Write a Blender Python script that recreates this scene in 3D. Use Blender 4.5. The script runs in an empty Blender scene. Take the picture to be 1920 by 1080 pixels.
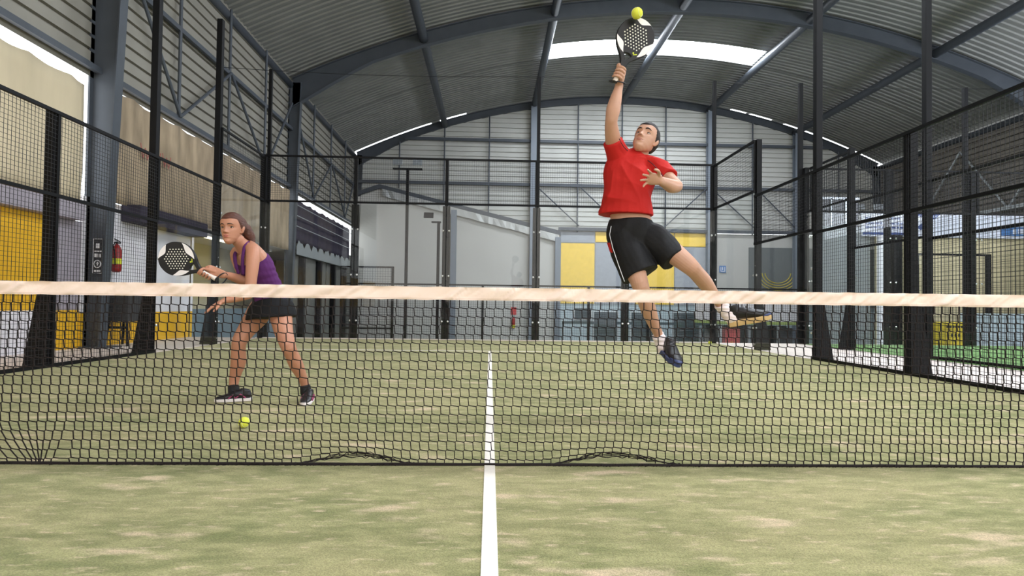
import bpy, bmesh, math, random
from mathutils import Vector, Matrix, noise
C = bpy.context.scene.collection
PI = math.pi
random.seed(7)
# ------------------------------------------------------------------ camera
CF, CCX, CCY = 1086.5, 957.04, 550.66
CP = Vector((-0.009, -2.787, 0.771)); YAW, PITCH, ROLL = 0.03494, 0.02189, 0.01308
fw = Vector((math.sin(YAW)*math.cos(PITCH), math.cos(YAW)*math.cos(PITCH), math.sin(PITCH)))
r0 = Vector((math.cos(YAW), -math.sin(YAW), 0)); u0 = r0.cross(fw)
cr = r0*math.cos(ROLL)+u0*math.sin(ROLL); cu = -r0*math.sin(ROLL)+u0*math.cos(ROLL)
cd = bpy.data.cameras.new('camera'); cam = bpy.data.objects.new('camera', cd); C.objects.link(cam)
cam.matrix_world = Matrix(((cr.x, cu.x, -fw.x, CP.x), (cr.y, cu.y, -fw.y, CP.y), (cr.z, cu.z, -fw.z, CP.z), (0, 0, 0, 1)))
cd.sensor_width = 36; cd.lens = CF/1920*36; cd.shift_x = (960-CCX)/1920; cd.shift_y = (CCY-540)/1920
cd.clip_start = .05; cd.clip_end = 300
cd.dof.use_dof = True; cd.dof.focus_distance = 4.1; cd.dof.aperture_fstop = 11.0
bpy.context.scene.camera = cam
def ray(px, py): return fw+(px-CCX)/CF*cr-(py-CCY)/CF*cu
def at(px, py, Y):
    d = ray(px, py); return CP+d*((Y-CP.y)/d.y)
# ------------------------------------------------------------------ world, exposure
sc = bpy.context.scene
w = bpy.data.worlds.new('sky'); sc.world = w; w.use_nodes = True
w.node_tree.nodes['Background'].inputs[0].default_value = (.93, .97, 1, 1)
w.node_tree.nodes['Background'].inputs[1].default_value = 3.0
sc.view_settings.view_transform = 'Standard'; sc.view_settings.look = 'None'
sc.view_settings.exposure = -0.15; sc.view_settings.gamma = 1; sc.view_settings.use_curve_mapping = False
SKYLIGHT = 38.0      # daylight through the translucent roof strips
ENDFILL = 1.7         # fill light from the unseen panel added behind the camera
# ------------------------------------------------------------------ materials
def lin(c):
    return tuple(((v/255)/12.92 if v/255 <= .04045 else ((v/255+.055)/1.055)**2.4) for v in c)+(1,)
MATS = {}
def mat(name, col, rough=.6, metal=0, spec=.5, emit=0, var=0, vscale=6, bump=0, bscale=40, stretch=(1, 1, 1), sss=0):
    if name in MATS: return MATS[name]
    m = bpy.data.materials.new(name); m.use_nodes = True; nt = m.node_tree; b = nt.nodes['Principled BSDF']
    c = lin(col); b.inputs['Base Color'].default_value = c; b.inputs['Roughness'].default_value = rough
    b.inputs['Metallic'].default_value = metal; b.inputs['Specular IOR Level'].default_value = spec
    if sss: b.inputs['Subsurface Weight'].default_value = sss; b.inputs['Subsurface Radius'].default_value = (.02, .008, .004); b.inputs['Subsurface Scale'].default_value = 1
    if emit: b.inputs['Emission Color'].default_value = c; b.inputs['Emission Strength'].default_value = emit
    if var or bump:
        tc = nt.nodes.new('ShaderNodeTexCoord'); mp = nt.nodes.new('ShaderNodeMapping'); mp.inputs['Scale'].default_value = stretch
        nt.links.new(tc.outputs['Object'], mp.inputs[0])
    if var:
        n = nt.nodes.new('ShaderNodeTexNoise'); n.inputs['Scale'].default_value = vscale; n.inputs['Detail'].default_value = 5
        r = nt.nodes.new('ShaderNodeMapRange'); r.inputs[1].default_value = .3; r.inputs[2].default_value = .7
        r.inputs[3].default_value = 1-var; r.inputs[4].default_value = 1+var
        mx = nt.nodes.new('ShaderNodeVectorMath'); mx.operation = 'SCALE'; mx.inputs[0].default_value = c[:3]
        nt.links.new(mp.outputs[0], n.inputs[0]); nt.links.new(n.outputs[0], r.inputs[0]); nt.links.new(r.outputs[0], mx.inputs['Scale'])
        nt.links.new(mx.outputs[0], b.inputs['Base Color'])
    if bump:
        n = nt.nodes.new('ShaderNodeTexNoise'); n.inputs['Scale'].default_value = bscale; n.inputs['Detail'].default_value = 4
        bp = nt.nodes.new('ShaderNodeBump'); bp.inputs['Strength'].default_value = bump; bp.inputs['Distance'].default_value = .01
        nt.links.new(mp.outputs[0], n.inputs[0]); nt.links.new(n.outputs[0], bp.inputs['Height']); nt.links.new(bp.outputs[0], b.inputs['Normal'])
    MATS[name] = m; return m
def mat_turf(name, g1, g2, sand, sandlo):
    m = bpy.data.materials.new(name); m.use_nodes = True; nt = m.node_tree; L = nt.links.new; N = nt.nodes.new
    b = nt.nodes['Principled BSDF']; b.inputs['Roughness'].default_value = .95; b.inputs['Specular IOR Level'].default_value = .15
    b.inputs['Sheen Weight'].default_value = .16; b.inputs['Sheen Roughness'].default_value = .45; b.inputs['Sheen Tint'].default_value = (.95, .9, .74, 1)
    tc = N('ShaderNodeTexCoord')
    def nz(scale, st, det=5, rot=0):
        mp = N('ShaderNodeMapping'); mp.inputs['Scale'].default_value = st; mp.inputs['Rotation'].default_value = (0, 0, rot); L(tc.outputs['Object'], mp.inputs[0])
        n = N('ShaderNodeTexNoise'); n.inputs['Scale'].default_value = scale; n.inputs['Detail'].default_value = det; L(mp.outputs[0], n.inputs[0]); return n.outputs[0]
    def ramp(x, a, bb, c, d):
        r = N('ShaderNodeMapRange'); r.interpolation_type = 'SMOOTHSTEP'; r.inputs[1].default_value = a; r.inputs[2].default_value = bb; r.inputs[3].default_value = c; r.inputs[4].default_value = d; L(x, r.inputs[0]); return r.outputs[0]
    def mix(f, a, bb):
        x = N('ShaderNodeMix'); x.data_type = 'RGBA'; L(f, x.inputs[0])
        for i, v in ((6, a), (7, bb)):
            if isinstance(v, tuple): x.inputs[i].default_value = v
            else: L(v, x.inputs[i])
        return x.outputs[2]
    fine = nz(220, (1, 1, 1), 3); fleck = nz(24, (.5, 1.5, 1), 6, .2); streak = nz(9, (.6, 1.5, 1), 8, .3); big = nz(1.3, (.7, 1.3, 1), 5, .3); patch = nz(4.2, (.55, 1.5, 1), 7, .35)
    c = mix(ramp(streak, .35, .65, 0, 1), lin(g1), lin(g2))
    c = mix(ramp(big, .3, .7, 0, .55), c, lin(sandlo))
    c = mix(ramp(patch, .57, .72, 0, .8), c, lin(sand))
    c = mix(ramp(fleck, .56, .74, 0, .6), c, lin(sand)); c = mix(ramp(fleck, .44, .28, 0, .45), c, lin(g1))
    sp = N('ShaderNodeVectorMath'); sp.operation = 'SCALE'; L(c, sp.inputs[0]); L(ramp(fine, .3, .7, .74, 1.22), sp.inputs['Scale'])
    L(sp.outputs[0], b.inputs['Base Color'])
    bp = N('ShaderNodeBump'); bp.inputs['Strength'].default_value = .5; bp.inputs['Distance'].default_value = .012; L(fine, bp.inputs['Height']); L(bp.outputs[0], b.inputs['Normal'])
    return m
def mat_glass(name, tint=(.965, .975, .968), mixf=1.0):
    m = bpy.data.materials.new(name); m.use_nodes = True; nt = m.node_tree; nt.nodes.clear()
    o = nt.nodes.new('ShaderNodeOutputMaterial'); t = nt.nodes.new('ShaderNodeBsdfTransparent'); g = nt.nodes.new('ShaderNodeBsdfGlossy')
    t.inputs[0].default_value = (*tint, 1); g.inputs['Roughness'].default_value = .02
    lw = nt.nodes.new('ShaderNodeLayerWeight'); lw.inputs[0].default_value = .5; pw = nt.nodes.new('ShaderNodeMath'); pw.operation = 'POWER'; pw.inputs[1].default_value = 5
    f = nt.nodes.new('ShaderNodeMapRange'); f.inputs[3].default_value = .02; f.inputs[4].default_value = .8; mx = nt.nodes.new('ShaderNodeMixShader')
    nt.links.new(lw.outputs['Facing'], pw.inputs[0]); nt.links.new(pw.outputs[0], f.inputs[0]); nt.links.new(f.outputs[0], mx.inputs[0]); nt.links.new(t.outputs[0], mx.inputs[1]); nt.links.new(g.outputs[0], mx.inputs[2]); nt.links.new(mx.outputs[0], o.inputs[0])
    return m
M = dict(
 black=mat('black_steel', (16, 16, 18), .55, 0, .18),
 wire=mat('black_wire', (24, 24, 27), .5),
 blue=mat('grey_blue_steel', (74, 79, 86), .5, .1, .4, var=.08, vscale=3),
 bluelt=mat('light_blue_steel', (116, 124, 134), .5, .1),
 roof=mat('roof_sheet', (128, 128, 124), .55, .15, .4, var=.10, vscale=1.2),
 clad=mat('wall_sheet', (142, 138, 128), .6, .1, .4, var=.10, vscale=1.0),
 cladlt=mat('pale_wall_sheet', (184, 184, 179), .6, 0, .4, var=.06, vscale=.8),
 tarp=mat('tan_tarp', (205, 190, 160), .8, 0, .2, var=.10, vscale=1.4, bump=.5, bscale=3, stretch=(1, 1.6, .35)),
 tarp2=mat('brown_tarp', (160, 142, 118), .8, 0, .2, var=.30, vscale=2.6, bump=.5, bscale=3, stretch=(1, 1.6, .35)),
 yellow=mat('yellow_panel', (228, 176, 32), .55, 0, .4, var=.04),
 yellowp=mat('pale_yellow_panel', (236, 200, 92), .6, 0, .3, var=.05),
 white=mat('white_wall', (226, 222, 226), .7, 0, .3, var=.03),
 lilac=mat('lilac_grey_wall', (160, 152, 160), .7, 0, .3, var=.04),
 greyp=mat('grey_panel', (156, 160, 167), .7, 0, .3, var=.05),
 dgrey=mat('dark_grey_panel', (104, 108, 108), .8, 0, .2, var=.03),
 parti=mat('partition_wall', (188, 186, 181), .7, 0, .3, var=.03, vscale=.8),
 beige=mat('beige_wall', (206, 194, 158), .8, 0, .2, var=.08, vscale=1.5),
 conc=mat('pale_concrete', (222, 208, 200), .6, 0, .4, var=.06, vscale=2.5),
 slate=mat('slate_floor', (120, 126, 128), .55, 0, .4, var=.06),
 dpurple=mat('dark_curtain', (58, 53, 66), .85, 0, .2, var=.12, vscale=2),
 dbrown=mat('dark_brown_sheet', (112, 106, 98), .6, .1, .4, var=.12, vscale=1.5),
 zinc=mat('zinc', (170, 176, 180), .35, .6, .5),
 foil=mat('silver_foil', (176, 178, 178), .35, .3, .6, bump=.8, bscale=6),
 line=mat('white_line', (240, 232, 222), .9, 0, .1, var=.04, vscale=60),
 tape=mat('net_tape', (240, 219, 206), .85, 0, .2, bump=.25, bscale=500, stretch=(1, 1, 1)),
 cord=mat('net_cord', (34, 28, 28), .8, 0, .2),
 ball=mat('ball_felt', (222, 226, 84), .95, 0, .1, bump=.4, bscale=300),
 red=mat('extinguisher_red', (150, 22, 24), .35), label=mat('yellow_label', (214, 214, 40), .6),
 bolt=mat('bright_bolt', (235, 235, 235), .25, .6),
 sign=mat('sign_black', (38, 38, 42), .5), signw=mat('sign_white', (220, 220, 222), .6),
 bin=mat('bin_grey', (58, 58, 60), .6, var=.05), alu=mat('aluminium', (190, 196, 200), .35, .6),
 louvre=mat('louvre_grey', (72, 84, 88), .6), tubel=mat('fluorescent', (255, 246, 214), .5, emit=5.0),
 sidefill=mat('side_fill_glow', (234, 241, 255), .5, emit=11.0),
 sky=mat('skylight', (240, 247, 255), .5, emit=SKYLIGHT), endfill=mat('end_fill_glow', (255, 247, 240), .5, emit=ENDFILL),
 green=mat('lime_strip', (158, 176, 96), .6), redbox=mat('salmon_red', (208, 96, 92), .6),
 bluew=mat('banner_blue', (44, 70, 130), .6), ban=mat('banner_white', (214, 218, 230), .7, var=.03), bluebox=mat('banner_mid_blue', (70, 120, 180), .6),
 seat=mat('dark_chair', (60, 60, 64), .6),
)
M['turf'] = mat_turf('court_turf', (118, 123, 76), (158, 155, 108), (216, 192, 162), (180, 168, 124))
M['turf2'] = mat_turf('green_turf', (84, 124, 66), (104, 150, 84), (160, 180, 120), (110, 150, 90))
M['glass'] = mat_glass('court_glass')
# ------------------------------------------------------------------ mesh helpers
class MB:
    def __init__(s): s.v = []; s.f = []
    def box(s, x0, x1, y0, y1, z0, z1):
        b = len(s.v)
        for z in (z0, z1):
            for (x, y) in ((x0, y0), (x1, y0), (x1, y1), (x0, y1)): s.v.append((x, y, z))
        for q in ((0, 3, 2, 1), (4, 5, 6, 7), (0, 1, 5, 4), (1, 2, 6, 5), (2, 3, 7, 6), (3, 0, 4, 7)): s.f.append([b+i for i in q])
        return s
    def prism(s, poly, d):      # closed polygon of points, extruded by vector d
        b = len(s.v); n = len(poly); d = Vector(d)
        s.v += [tuple(p) for p in poly]+[tuple(Vector(p)+d) for p in poly]
        s.f.append(list(range(b, b+n))[::-1]); s.f.append(list(range(b+n, b+2*n)))
        for i in range(n): j = (i+1) % n; s.f.append([b+i, b+j, b+n+j, b+n+i])
        return s
    def tube(s, pts, r, n=8, cap=True, closed=False, up=None):
        pts = [Vector(p) for p in pts]; b = len(s.v); N = len(pts)
        prev = None
        for i, p in enumerate(pts):
            if closed: t = pts[(i+1) % N]-pts[i-1]
            else: t = pts[min(i+1, N-1)]-pts[max(i-1, 0)]
            t = t.normalized() if t.length > 1e-9 else Vector((0, 0, 1))
            a = prev if prev else (up or (Vector((0, 0, 1)) if abs(t.z) < .9 else Vector((1, 0, 0))))
            x = (a-t*a.dot(t)).normalized(); prev = x; y = t.cross(x)
            rr = r[i] if isinstance(r, (list, tuple)) else r
            for k in range(n):
                q = 2*PI*(k+.5)/n; s.v.append(tuple(p+x*math.cos(q)*rr+y*math.sin(q)*rr))
        for i in range(N if closed else N-1):
            j = (i+1) % N
            for k in range(n): l = (k+1) % n; s.f.append([b+i*n+k, b+i*n+l, b+j*n+l, b+j*n+k])
        if cap and not closed: s.f.append([b+k for k in range(n)][::-1]); s.f.append([b+(N-1)*n+k for k in range(n)])
        return s
    def bar(s, a, b2, wx, wy, up=(0, 0, 1)):   # rectangular bar
        a = Vector(a); b2 = Vector(b2); t = (b2-a).normalized(); u = Vector(up); x = t.cross(u)
        if x.length < 1e-4: x = t.cross(Vector((1, 0, 0)))
        x.normalize(); y = x.cross(t).normalized()
        q = [x*wx/2+y*wy/2, -x*wx/2+y*wy/2, -x*wx/2-y*wy/2, x*wx/2-y*wy/2]
        return s.prism([a+k for k in q], b2-a)
    def ball(s, c, r, n=12, m=8):
        r = r if isinstance(r, (tuple, list)) else (r, r, r); b = len(s.v); c = Vector(c)
        for i in range(1, m):
            for k in range(n):
                t = PI*i/m; q = 2*PI*k/n; s.v.append((c.x+r[0]*math.sin(t)*math.cos(q), c.y+r[1]*math.sin(t)*math.sin(q), c.z+r[2]*math.cos(t)))
        s.v.append((c.x, c.y, c.z+r[2])); s.v.append((c.x, c.y, c.z-r[2])); T = len(s.v)-2
        for i in range(m-2):
            for k in range(n): l = (k+1) % n; s.f.append([b+i*n+k, b+(i+1)*n+k, b+(i+1)*n+l, b+i*n+l])
        for k in range(n): l = (k+1) % n; s.f.append([T, b+k, b+l]); s.f.append([T+1, b+(m-2)*n+l, b+(m-2)*n+k])
        return s
    def grid(s, P):     # rows of points
        b = len(s.v); R = len(P); K = len(P[0])
        for row in P: s.v += [tuple(p) for p in row]
        for i in range(R-1):
            for k in range(K-1): s.f.append([b+i*K+k, b+i*K+k+1, b+(i+1)*K+k+1, b+(i+1)*K+k])
        return s
    def build(s, name, m, parent=None, smooth=False, bevel=0):
        me = bpy.data.meshes.new(name); me.from_pydata([tuple(v) for v in s.v], [], s.f)
        bm = bmesh.new(); bm.from_mesh(me); bmesh.ops.recalc_face_normals(bm, faces=bm.faces); bm.to_mesh(me); bm.free()
        me.materials.append(m); o = bpy.data.objects.new(name, me); C.objects.link(o)
        if smooth: me.shade_smooth()
        if bevel:
            q = o.modifiers.new('bevel', 'BEVEL'); q.width = bevel; q.segments = 2; q.limit_method = 'ANGLE'
        if parent:
            o.parent = parent; o.matrix_parent_inverse = Matrix.Translation(-parent.location) if parent.type == 'EMPTY' else Matrix.Identity(4)
        return o
def tag(o, label=None, cat=None, group=None, kind=None):
    if label: o['label'] = label
    if cat: o['category'] = cat
    if group: o['group'] = group
    if kind: o['kind'] = kind
    return o
def empty(name, loc, label, cat, group=None, kind=None):
    o = bpy.data.objects.new(name, None); C.objects.link(o); o.location = loc; o.empty_display_size = .2
    return tag(o, label, cat, group, kind)
def struct(o, label=None, cat=None): return tag(o, label, cat, None, 'structure')
def copy_tree(o, d, label):
    c = o.copy(); C.objects.link(c); c.location = o.location+Vector(d)
    if label: c['label'] = label
    for ch in o.children:
        k = ch.copy(); C.objects.link(k); k.parent = c
        for g in ch.children:
            q = g.copy(); C.objects.link(q); q.parent = k
    return c
# ------------------------------------------------------------------ the hall shell
XL, XR, XC, EAVE, APEX = -6.7, 19.5, 6.4, 8.2, 11.3
YB, YE = -11.2, 25.6; FR = [-11.2, -2.0, 7.2, 16.4, 25.6]; LOW = -.95
def rz(x): return APEX-(APEX-EAVE)*((x-XC)/(XR-XC))**2
struct(MB().box(XL-2.2, XR, YB, 10.32, -1.15, 0).build('floor', M['conc']), 'pale concrete floor of the hall around the courts', 'floor')
struct(MB().box(XL-2.2, XR, 10.32, YE+.3, -1.15, LOW).build('floor', M['slate']), 'grey lower floor beyond the court back glass', 'floor')
struct(MB().box(-5, 5, YB, 10, 0, .012).build('floor', M['turf']), 'sandy green artificial turf of the court behind the net', 'court turf')
struct(MB().box(7.1, 17.1, -10, 10.1, 0, .012).build('floor', M['turf2']), 'green turf of the neighbouring court on the right', 'court turf')
ln = MB(); ln.box(-.025, .025, YB, 6.95, .012, .016); lo = ln.build('trim_1', M['line']); struct(lo, 'white centre line running under the net', 'court line')
struct(MB().box(-5, 5, 6.95, 7.0, .012, .016).build('trim_2', M['line']), 'white service line across the court behind the players', 'court line')
struct(MB().box(-5.1, 5.1, 10.0, 10.1, 0, .03).build('trim_3', M['conc']), 'pale kerb under the back glass', 'kerb')
# roof: corrugated sheets, translucent skylight strip in each bay
def roof_piece(x0, x1, y0, y1):
    prof = []; y = y0; p = .115
    k = 0
    while y < y1-1e-6:
        prof += [(y, 0), (min(y+p*.55, y1), 0), (min(y+p*.75, y1), .045), (min(y+p*1.8, y1), .045)]; y += p*2
    prof.append((y1, 0)); n = max(4, int((x1-x0)/.55))
    return [[(x0+(x1-x0)*i/n, yy, rz(x0+(x1-x0)*i/n)+dz) for yy, dz in prof] for i in range(n+1)]
rf = MB()
BX = [XL+(XR-XL)*i/6 for i in range(7)]
SKX0, SKX1 = BX[2], BX[4]
sky_y = [(f+3.1, f+4.45) for f in FR[:-1]]
ycur = YB
for a, b in sky_y:
    rf.grid(roof_piece(XL-.4, XR+.4, ycur, a)); rf.grid(roof_piece(XL-.4, SKX0, a, b)); rf.grid(roof_piece(SKX1, XR+.4, a, b)); ycur = b
rf.grid(roof_piece(XL-.4, XR+.4, ycur, YE-.12)); rf.grid(roof_piece(-1.3, 11.9, YE-.13, YE+.3)); rf.grid(roof_piece(14.0, 14.6, YE-.13, YE+.3)); rf.grid(roof_piece(12.7, 12.85, YE-.13, YE+.3)); rf.grid(roof_piece(-3.0, -2.6, YE-.13, YE+.3))
ro = rf.build('ceiling', M['roof']); md = ro.modifiers.new('t', 'SOLIDIFY'); md.thickness = .006
struct(ro, 'curved corrugated metal roof', 'roof')
for i, (a, b) in enumerate(sky_y):
    g = MB(); n = 16
    xs = [SKX0+(SKX1-SKX0)*k/n for k in range(n+1)]
    g.grid([[(x, a, rz(x)+.03) for x in xs], [(x, b, rz(x)+.03) for x in xs]]); g.grid([[(x, a, rz(x)+.06) for x in xs], [(x, b, rz(x)+.06) for x in xs]])
    struct(g.build('window_%d' % (i+1), M['sky']), ['translucent skylight strip above the near end of the hall', 'translucent skylight strip above the net', 'translucent skylight strip above the back of the court', 'bright translucent skylight strip high behind the raised racket'][i], 'skylight')
# horizontal corrugated sheeting
def hsheet(axis, c, a0, a1, z0, z1, pitch=.24, d=.06, zt=None, n=1, sgn=1):
    prof = []; z = z0
    while z < z1-1e-6:
        prof += [(z, 0), (min(z+pitch*.76, z1), 0), (min(z+pitch*.80, z1), -d), (min(z+pitch*.97, z1), -d)]; z += pitch
    prof.append((z1, 0)); rows = []
    for i in range(n+1):
        a = a0+(a1-a0)*i/n; row = []
        for z, q in prof:
            if zt: z = min(z, zt(a))
            row.append((a, c+sgn*q, z) if axis == 'x' else (c+sgn*q, a, z))
        rows.append(row)
    return rows
wl = MB(); wl.grid(hsheet('y', XL, YB, YE, 4.5, EAVE+.1, sgn=1)); o = wl.build('wall_left', M['clad']); struct(o, 'left wall of ribbed metal sheet above the tarpaulins', 'wall')
wb = MB(); wb.grid(hsheet('x', YE, 3.35, XR, 4.55, APEX, n=60, zt=lambda x: rz(x)-.32, sgn=-1))
wb.grid(hsheet('x', YE, XL, 3.35, 4.3, APEX, n=40, zt=lambda x: rz(x)-.32, sgn=-1))
struct(wb.build('wall_back', M['cladlt']), 'far gable wall of pale ribbed sheet', 'wall')
wr = MB(); wr.grid(hsheet('y', XR, YB, YE, LOW, EAVE-.25, sgn=-1)); struct(wr.build('wall_right', M['dbrown']), 'right wall of dark brownish ribbed sheet', 'wall')
# end wall behind the camera, and glowing panels added for fill light
struct(MB().box(XL, XR, YB-.3, YB-.2, 0, 1.0).box(XL, XR, YB-.3, YB-.2, 7.8, 11.3).build('wall_front', M['white']), 'end wall behind the near court', 'wall')
struct(MB().box(XL, XR, YB-.28, YB-.22, 1.0, 7.8).build('window_5', M['endfill']), 'glowing fill panel added across the near end wall', 'window')  # unseen glowing panel added for soft frontal light
struct(MB().box(XR-.12, XR-.06, YB+1, 15.5, 4.9, 7.4).build('window_6', M['sidefill']), 'long glowing fill panel added high on the right wall', 'window')  # out-of-view glowing panel added for cool light from the right
# arches: tapered columns and curved rafter
def arch(y, depth, label, wid=.2):
    e = empty('roof_arch', (XC, y, 0), label, 'steel arch', 'steel roof arches')
    def rafter(zo, zi, yw, s):
        n = 40; T = []
        for i in range(n+1):
            x = XL+.1+(XR-XL-.2)*i/n; T.append(x)
        top = [(x, rz(x)-.06-zo(x)) for x in T]; bot = [(x, rz(x)-.06-zi(x)) for x in T]
        for i in range(n):
            b = len(s.v)
            for (x, z) in (top[i], top[i+1], bot[i+1], bot[i]):
                s.v.append((x, y-yw, z)); s.v.append((x, y+yw, z))
            for q in ((0, 2, 4, 6), (1, 7, 5, 3), (0, 1, 3, 2), (4, 5, 7, 6)): s.f.append([b+k for k in q])
    dd = lambda x: depth*(1+1.1*max(0, 1-min(x-XL, XR-x)/2.6))
    s = MB(); rafter(lambda x: 0, lambda x: .025, wid/2, s); rafter(lambda x: dd(x)-.025, dd, wid/2, s); rafter(lambda x: .02, lambda x: dd(x)-.02, .012, s)
    s.build('rafter', M['blue'], e)
    for sx, X in ((1, XL), (-1, XR)):
        zb = LOW if y > 10 else 0; c = MB()
        b0, b1 = ((.24, .52) if y < 10 else (.16, .38)); zt = EAVE-.15
        c.prism([(X, y-.012, zb), (X+sx*b0, y-.012, zb), (X+sx*b1, y-.012, zt), (X, y-.012, zt)], (0, .024, 0))
        c.prism([(X-sx*.03, y-wid/2, zb), (X, y-wid/2, zb), (X, y-wid/2, zt), (X-sx*.03, y-wid/2, zt)], (0, wid, 0))
        c.prism([(X+sx*b0, y-wid/2, zb), (X+sx*(b0+.02), y-wid/2, zb), (X+sx*(b1+.02), y-wid/2, zt), (X+sx*b1, y-wid/2, zt)], (0, wid, 0))
        c.box(min(X-sx*.05, X+sx*.45), max(X-sx*.05, X+sx*.45), y-.2, y+.2, zb, zb+.02)
        c.build('column', M['blue'], e)
    return e
arch(-2.0, .42, 'grey steel roof arch straight above the net'); arch(7.1, .45, 'grey steel roof arch whose left column stands beside the fire extinguisher')
arch(16.4, .48, 'grey steel roof arch crossing the top of the picture, behind the player in red')
a = arch(25.6, .36, 'grey steel roof arch framing the pale far gable wall')
for k, x in enumerate(BX):
    zc = rz(x)-.30 if 0 < k < 6 else EAVE-.22
    nm = ['along the left eave', 'first from the left wall', 'second from the left wall, meeting the gable column', 'at the roof ridge, behind the raised racket', 'right of the skylight strip', 'nearest the right wall', 'along the right eave'][k]
    e = MB().tube([(x, YB, zc), (x, YE, zc)], .15 if 0 < k < 6 else .12, 14).build('roof_beam', M['blue'], smooth=False)
    e.data.shade_smooth(); tag(e, 'round grey steel roof beam '+nm, 'roof beam', 'round roof beams')
# left eave gutter lattice
# left wall framing: girts, studs, braces
def rod(name, a, b, r, label, cat, group, m='blue', n=8):
    o = MB().tube([a, b], r, n).build(name, M[m]); return tag(o, label, cat, group)
bays = ['nearest bay', 'bay over the near column', 'bay behind the crouching player', 'farthest bay']
for bi, (ya, yb) in enumerate(zip(FR[:-1], FR[1:])):
    if bi == 0: continue
    bn = ['', 'nearest bay', 'middle bay', 'farthest bay'][bi]
    for zi, z in enumerate((4.62, 6.5)):
        o = MB().box(XL+.06, XL+.14, ya, yb, z-.05, z+.05).build('wall_girt', M['blue']); tag(o, '%s grey rail on the left wall in the %s' % (['lower', 'upper'][zi], bn), 'wall rail', 'left wall rails')
    for k in (1, 2, 3):
        y = ya+(yb-ya)*k/4
        rod('wall_stud', (XL+.12, y, 4.6), (XL+.12, y, EAVE-.1), .035, 'thin vertical grey stud on the left wall, %s in the %s' % (['nearest', 'middle', 'farthest'][k-1], bn), 'stud', 'left wall studs')
    if bi >= 2:
        for k, (p, q) in enumerate((((ya+.2), (ya+2.3)), ((ya+4.6), (ya+2.3)), ((ya+4.6), (ya+6.9)), ((yb-.2), (ya+6.9)))):
            rod('wall_brace', (XL+.16, p, 7.3 if k in (0, 3) else 6.5), (XL+.16, q, 4.65), .035, 'diagonal grey brace on the left wall, %s in the %s' % (['first', 'second', 'third', 'fourth'][k]+' from the camera', bn), 'brace', 'left wall braces')
# gable framing
for k, x in ((2, BX[2]), (4, BX[4]), (5, BX[5]), (1, BX[1])):
    if k == 1: continue
    o = MB().box(x-.16, x+.16, YE-.42, YE-.4, LOW, rz(x)-.4).box(x-.16, x+.16, YE-.16, YE-.14, LOW, rz(x)-.4).box(x-.012, x+.012, YE-.4, YE-.16, LOW, rz(x)-.4).build('gable_column', M['bluelt'])
    tag(o, 'pale blue-grey steel column of the far gable wall, '+{2: 'left of the raised arm', 4: 'behind the right back corner of the court', 5: 'near the right wall'}[k], 'steel column', 'gable columns')
k = 0
for x in [BX[0]+(XR-XL)/12*j for j in range(1, 12)]:
    if min(abs(x-b) for b in (BX[2], BX[4], BX[5])) < .3: continue
    zb = 4.45 if x > 3 else 4.4+max(0, (3.38-x)*.26)
    k += 1
    rod('gable_stud', (x, YE-.14, zb), (x, YE-.14, rz(x)-.42), .035, 'thin vertical stud on the far gable wall, %s from the left' % ['first', 'second', 'third', 'fourth', 'fifth', 'sixth', 'seventh', 'eighth', 'ninth', 'tenth'][k-1], 'stud', 'gable studs')
for zi, z in enumerate((8.9, 6.75)):
    dx = 13.1*math.sqrt((APEX-z-.35)/3.1) if z > EAVE else 13.0
    o = MB().box(XC-dx, XC+dx, YE-.2, YE-.12, z-.07, z+.07).build('gable_rail', M['blue']); tag(o, ['upper', 'middle'][zi]+' horizontal grey rail on the far gable wall', 'wall rail', 'gable rails')
tag(MB().box(3.3, XR, YE-.22, YE-.1, 4.52, 4.68).build('gable_rail', M['blue']), 'lowest horizontal grey rail above the yellow and grey mural', 'wall rail', 'gable rails')
for i, (x0, z0, x1, z1) in enumerate(((2.15, 6.7, 4.3, 4.75), (4.3, 6.7, 6.4, 4.75), (8.5, 4.75, 10.6, 6.7), (10.9, 6.7, 13.1, 4.75), (13.2, 6.7, 15.2, 4.75))):
    rod('gable_brace', (x0, YE-.2, z0), (x1, YE-.2, z1), .03, 'diagonal brace on the far gable wall, %s from the left' % ['first', 'second', 'third', 'fourth', 'fifth'][i], 'brace', 'gable braces')
# white partition with a pitched top below the gable sheeting
pts = [(XL+.02, 0, LOW), (3.38, 0, LOW), (3.38, 0, 4.15), (-.9, 0, 5.3), (-5.46, 0, 6.35), (XL+.02, 0, 5.95)]
struct(MB().prism([(x, YE-.10, z) for x, _, z in pts], (0, .05, 0)).build('wall_partition', M['parti']), 'white partition wall with a pitched top under the gable sheeting', 'wall')
tag(MB().prism([(-5.46, YE-.19, 6.62), (-5.46, YE-.19, 6.42), (3.4, YE-.19, 4.3), (3.4, YE-.19, 4.5)], (0, .08, 0)).prism([(-5.46, YE-.19, 6.62), (-5.46, YE-.19, 6.42), (XL+.05, YE-.19, 6.0), (XL+.05, YE-.19, 6.2)], (0, .08, 0)).build('roof_flashing', M['blue']), 'dark pitched beam along the top of the white partition', 'beam')
g = MB()
n = 40; rows = [[], []]
for i in range(n+1):
    x = -5.3+8.6*i/n; z = 6.5-(x+5.46)*.243
    rows[0].append((x, YE-.26+.03*noise.noise(Vector((x*3, 0, 0))), z-.08)); rows[1].append((x, YE-.24+.05*noise.noise(Vector((x*4, 5, 0))), z-.42-.05*noise.noise(Vector((x*2.5, 2, 0)))))
g.grid(rows); o = g.build('plastic_sheet', M['foil']); o.modifiers.new('s', 'SOLIDIFY').thickness = .01
tag(o, 'crumpled silvery plastic sheet hanging under the pitched beam', 'plastic sheet')
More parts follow.
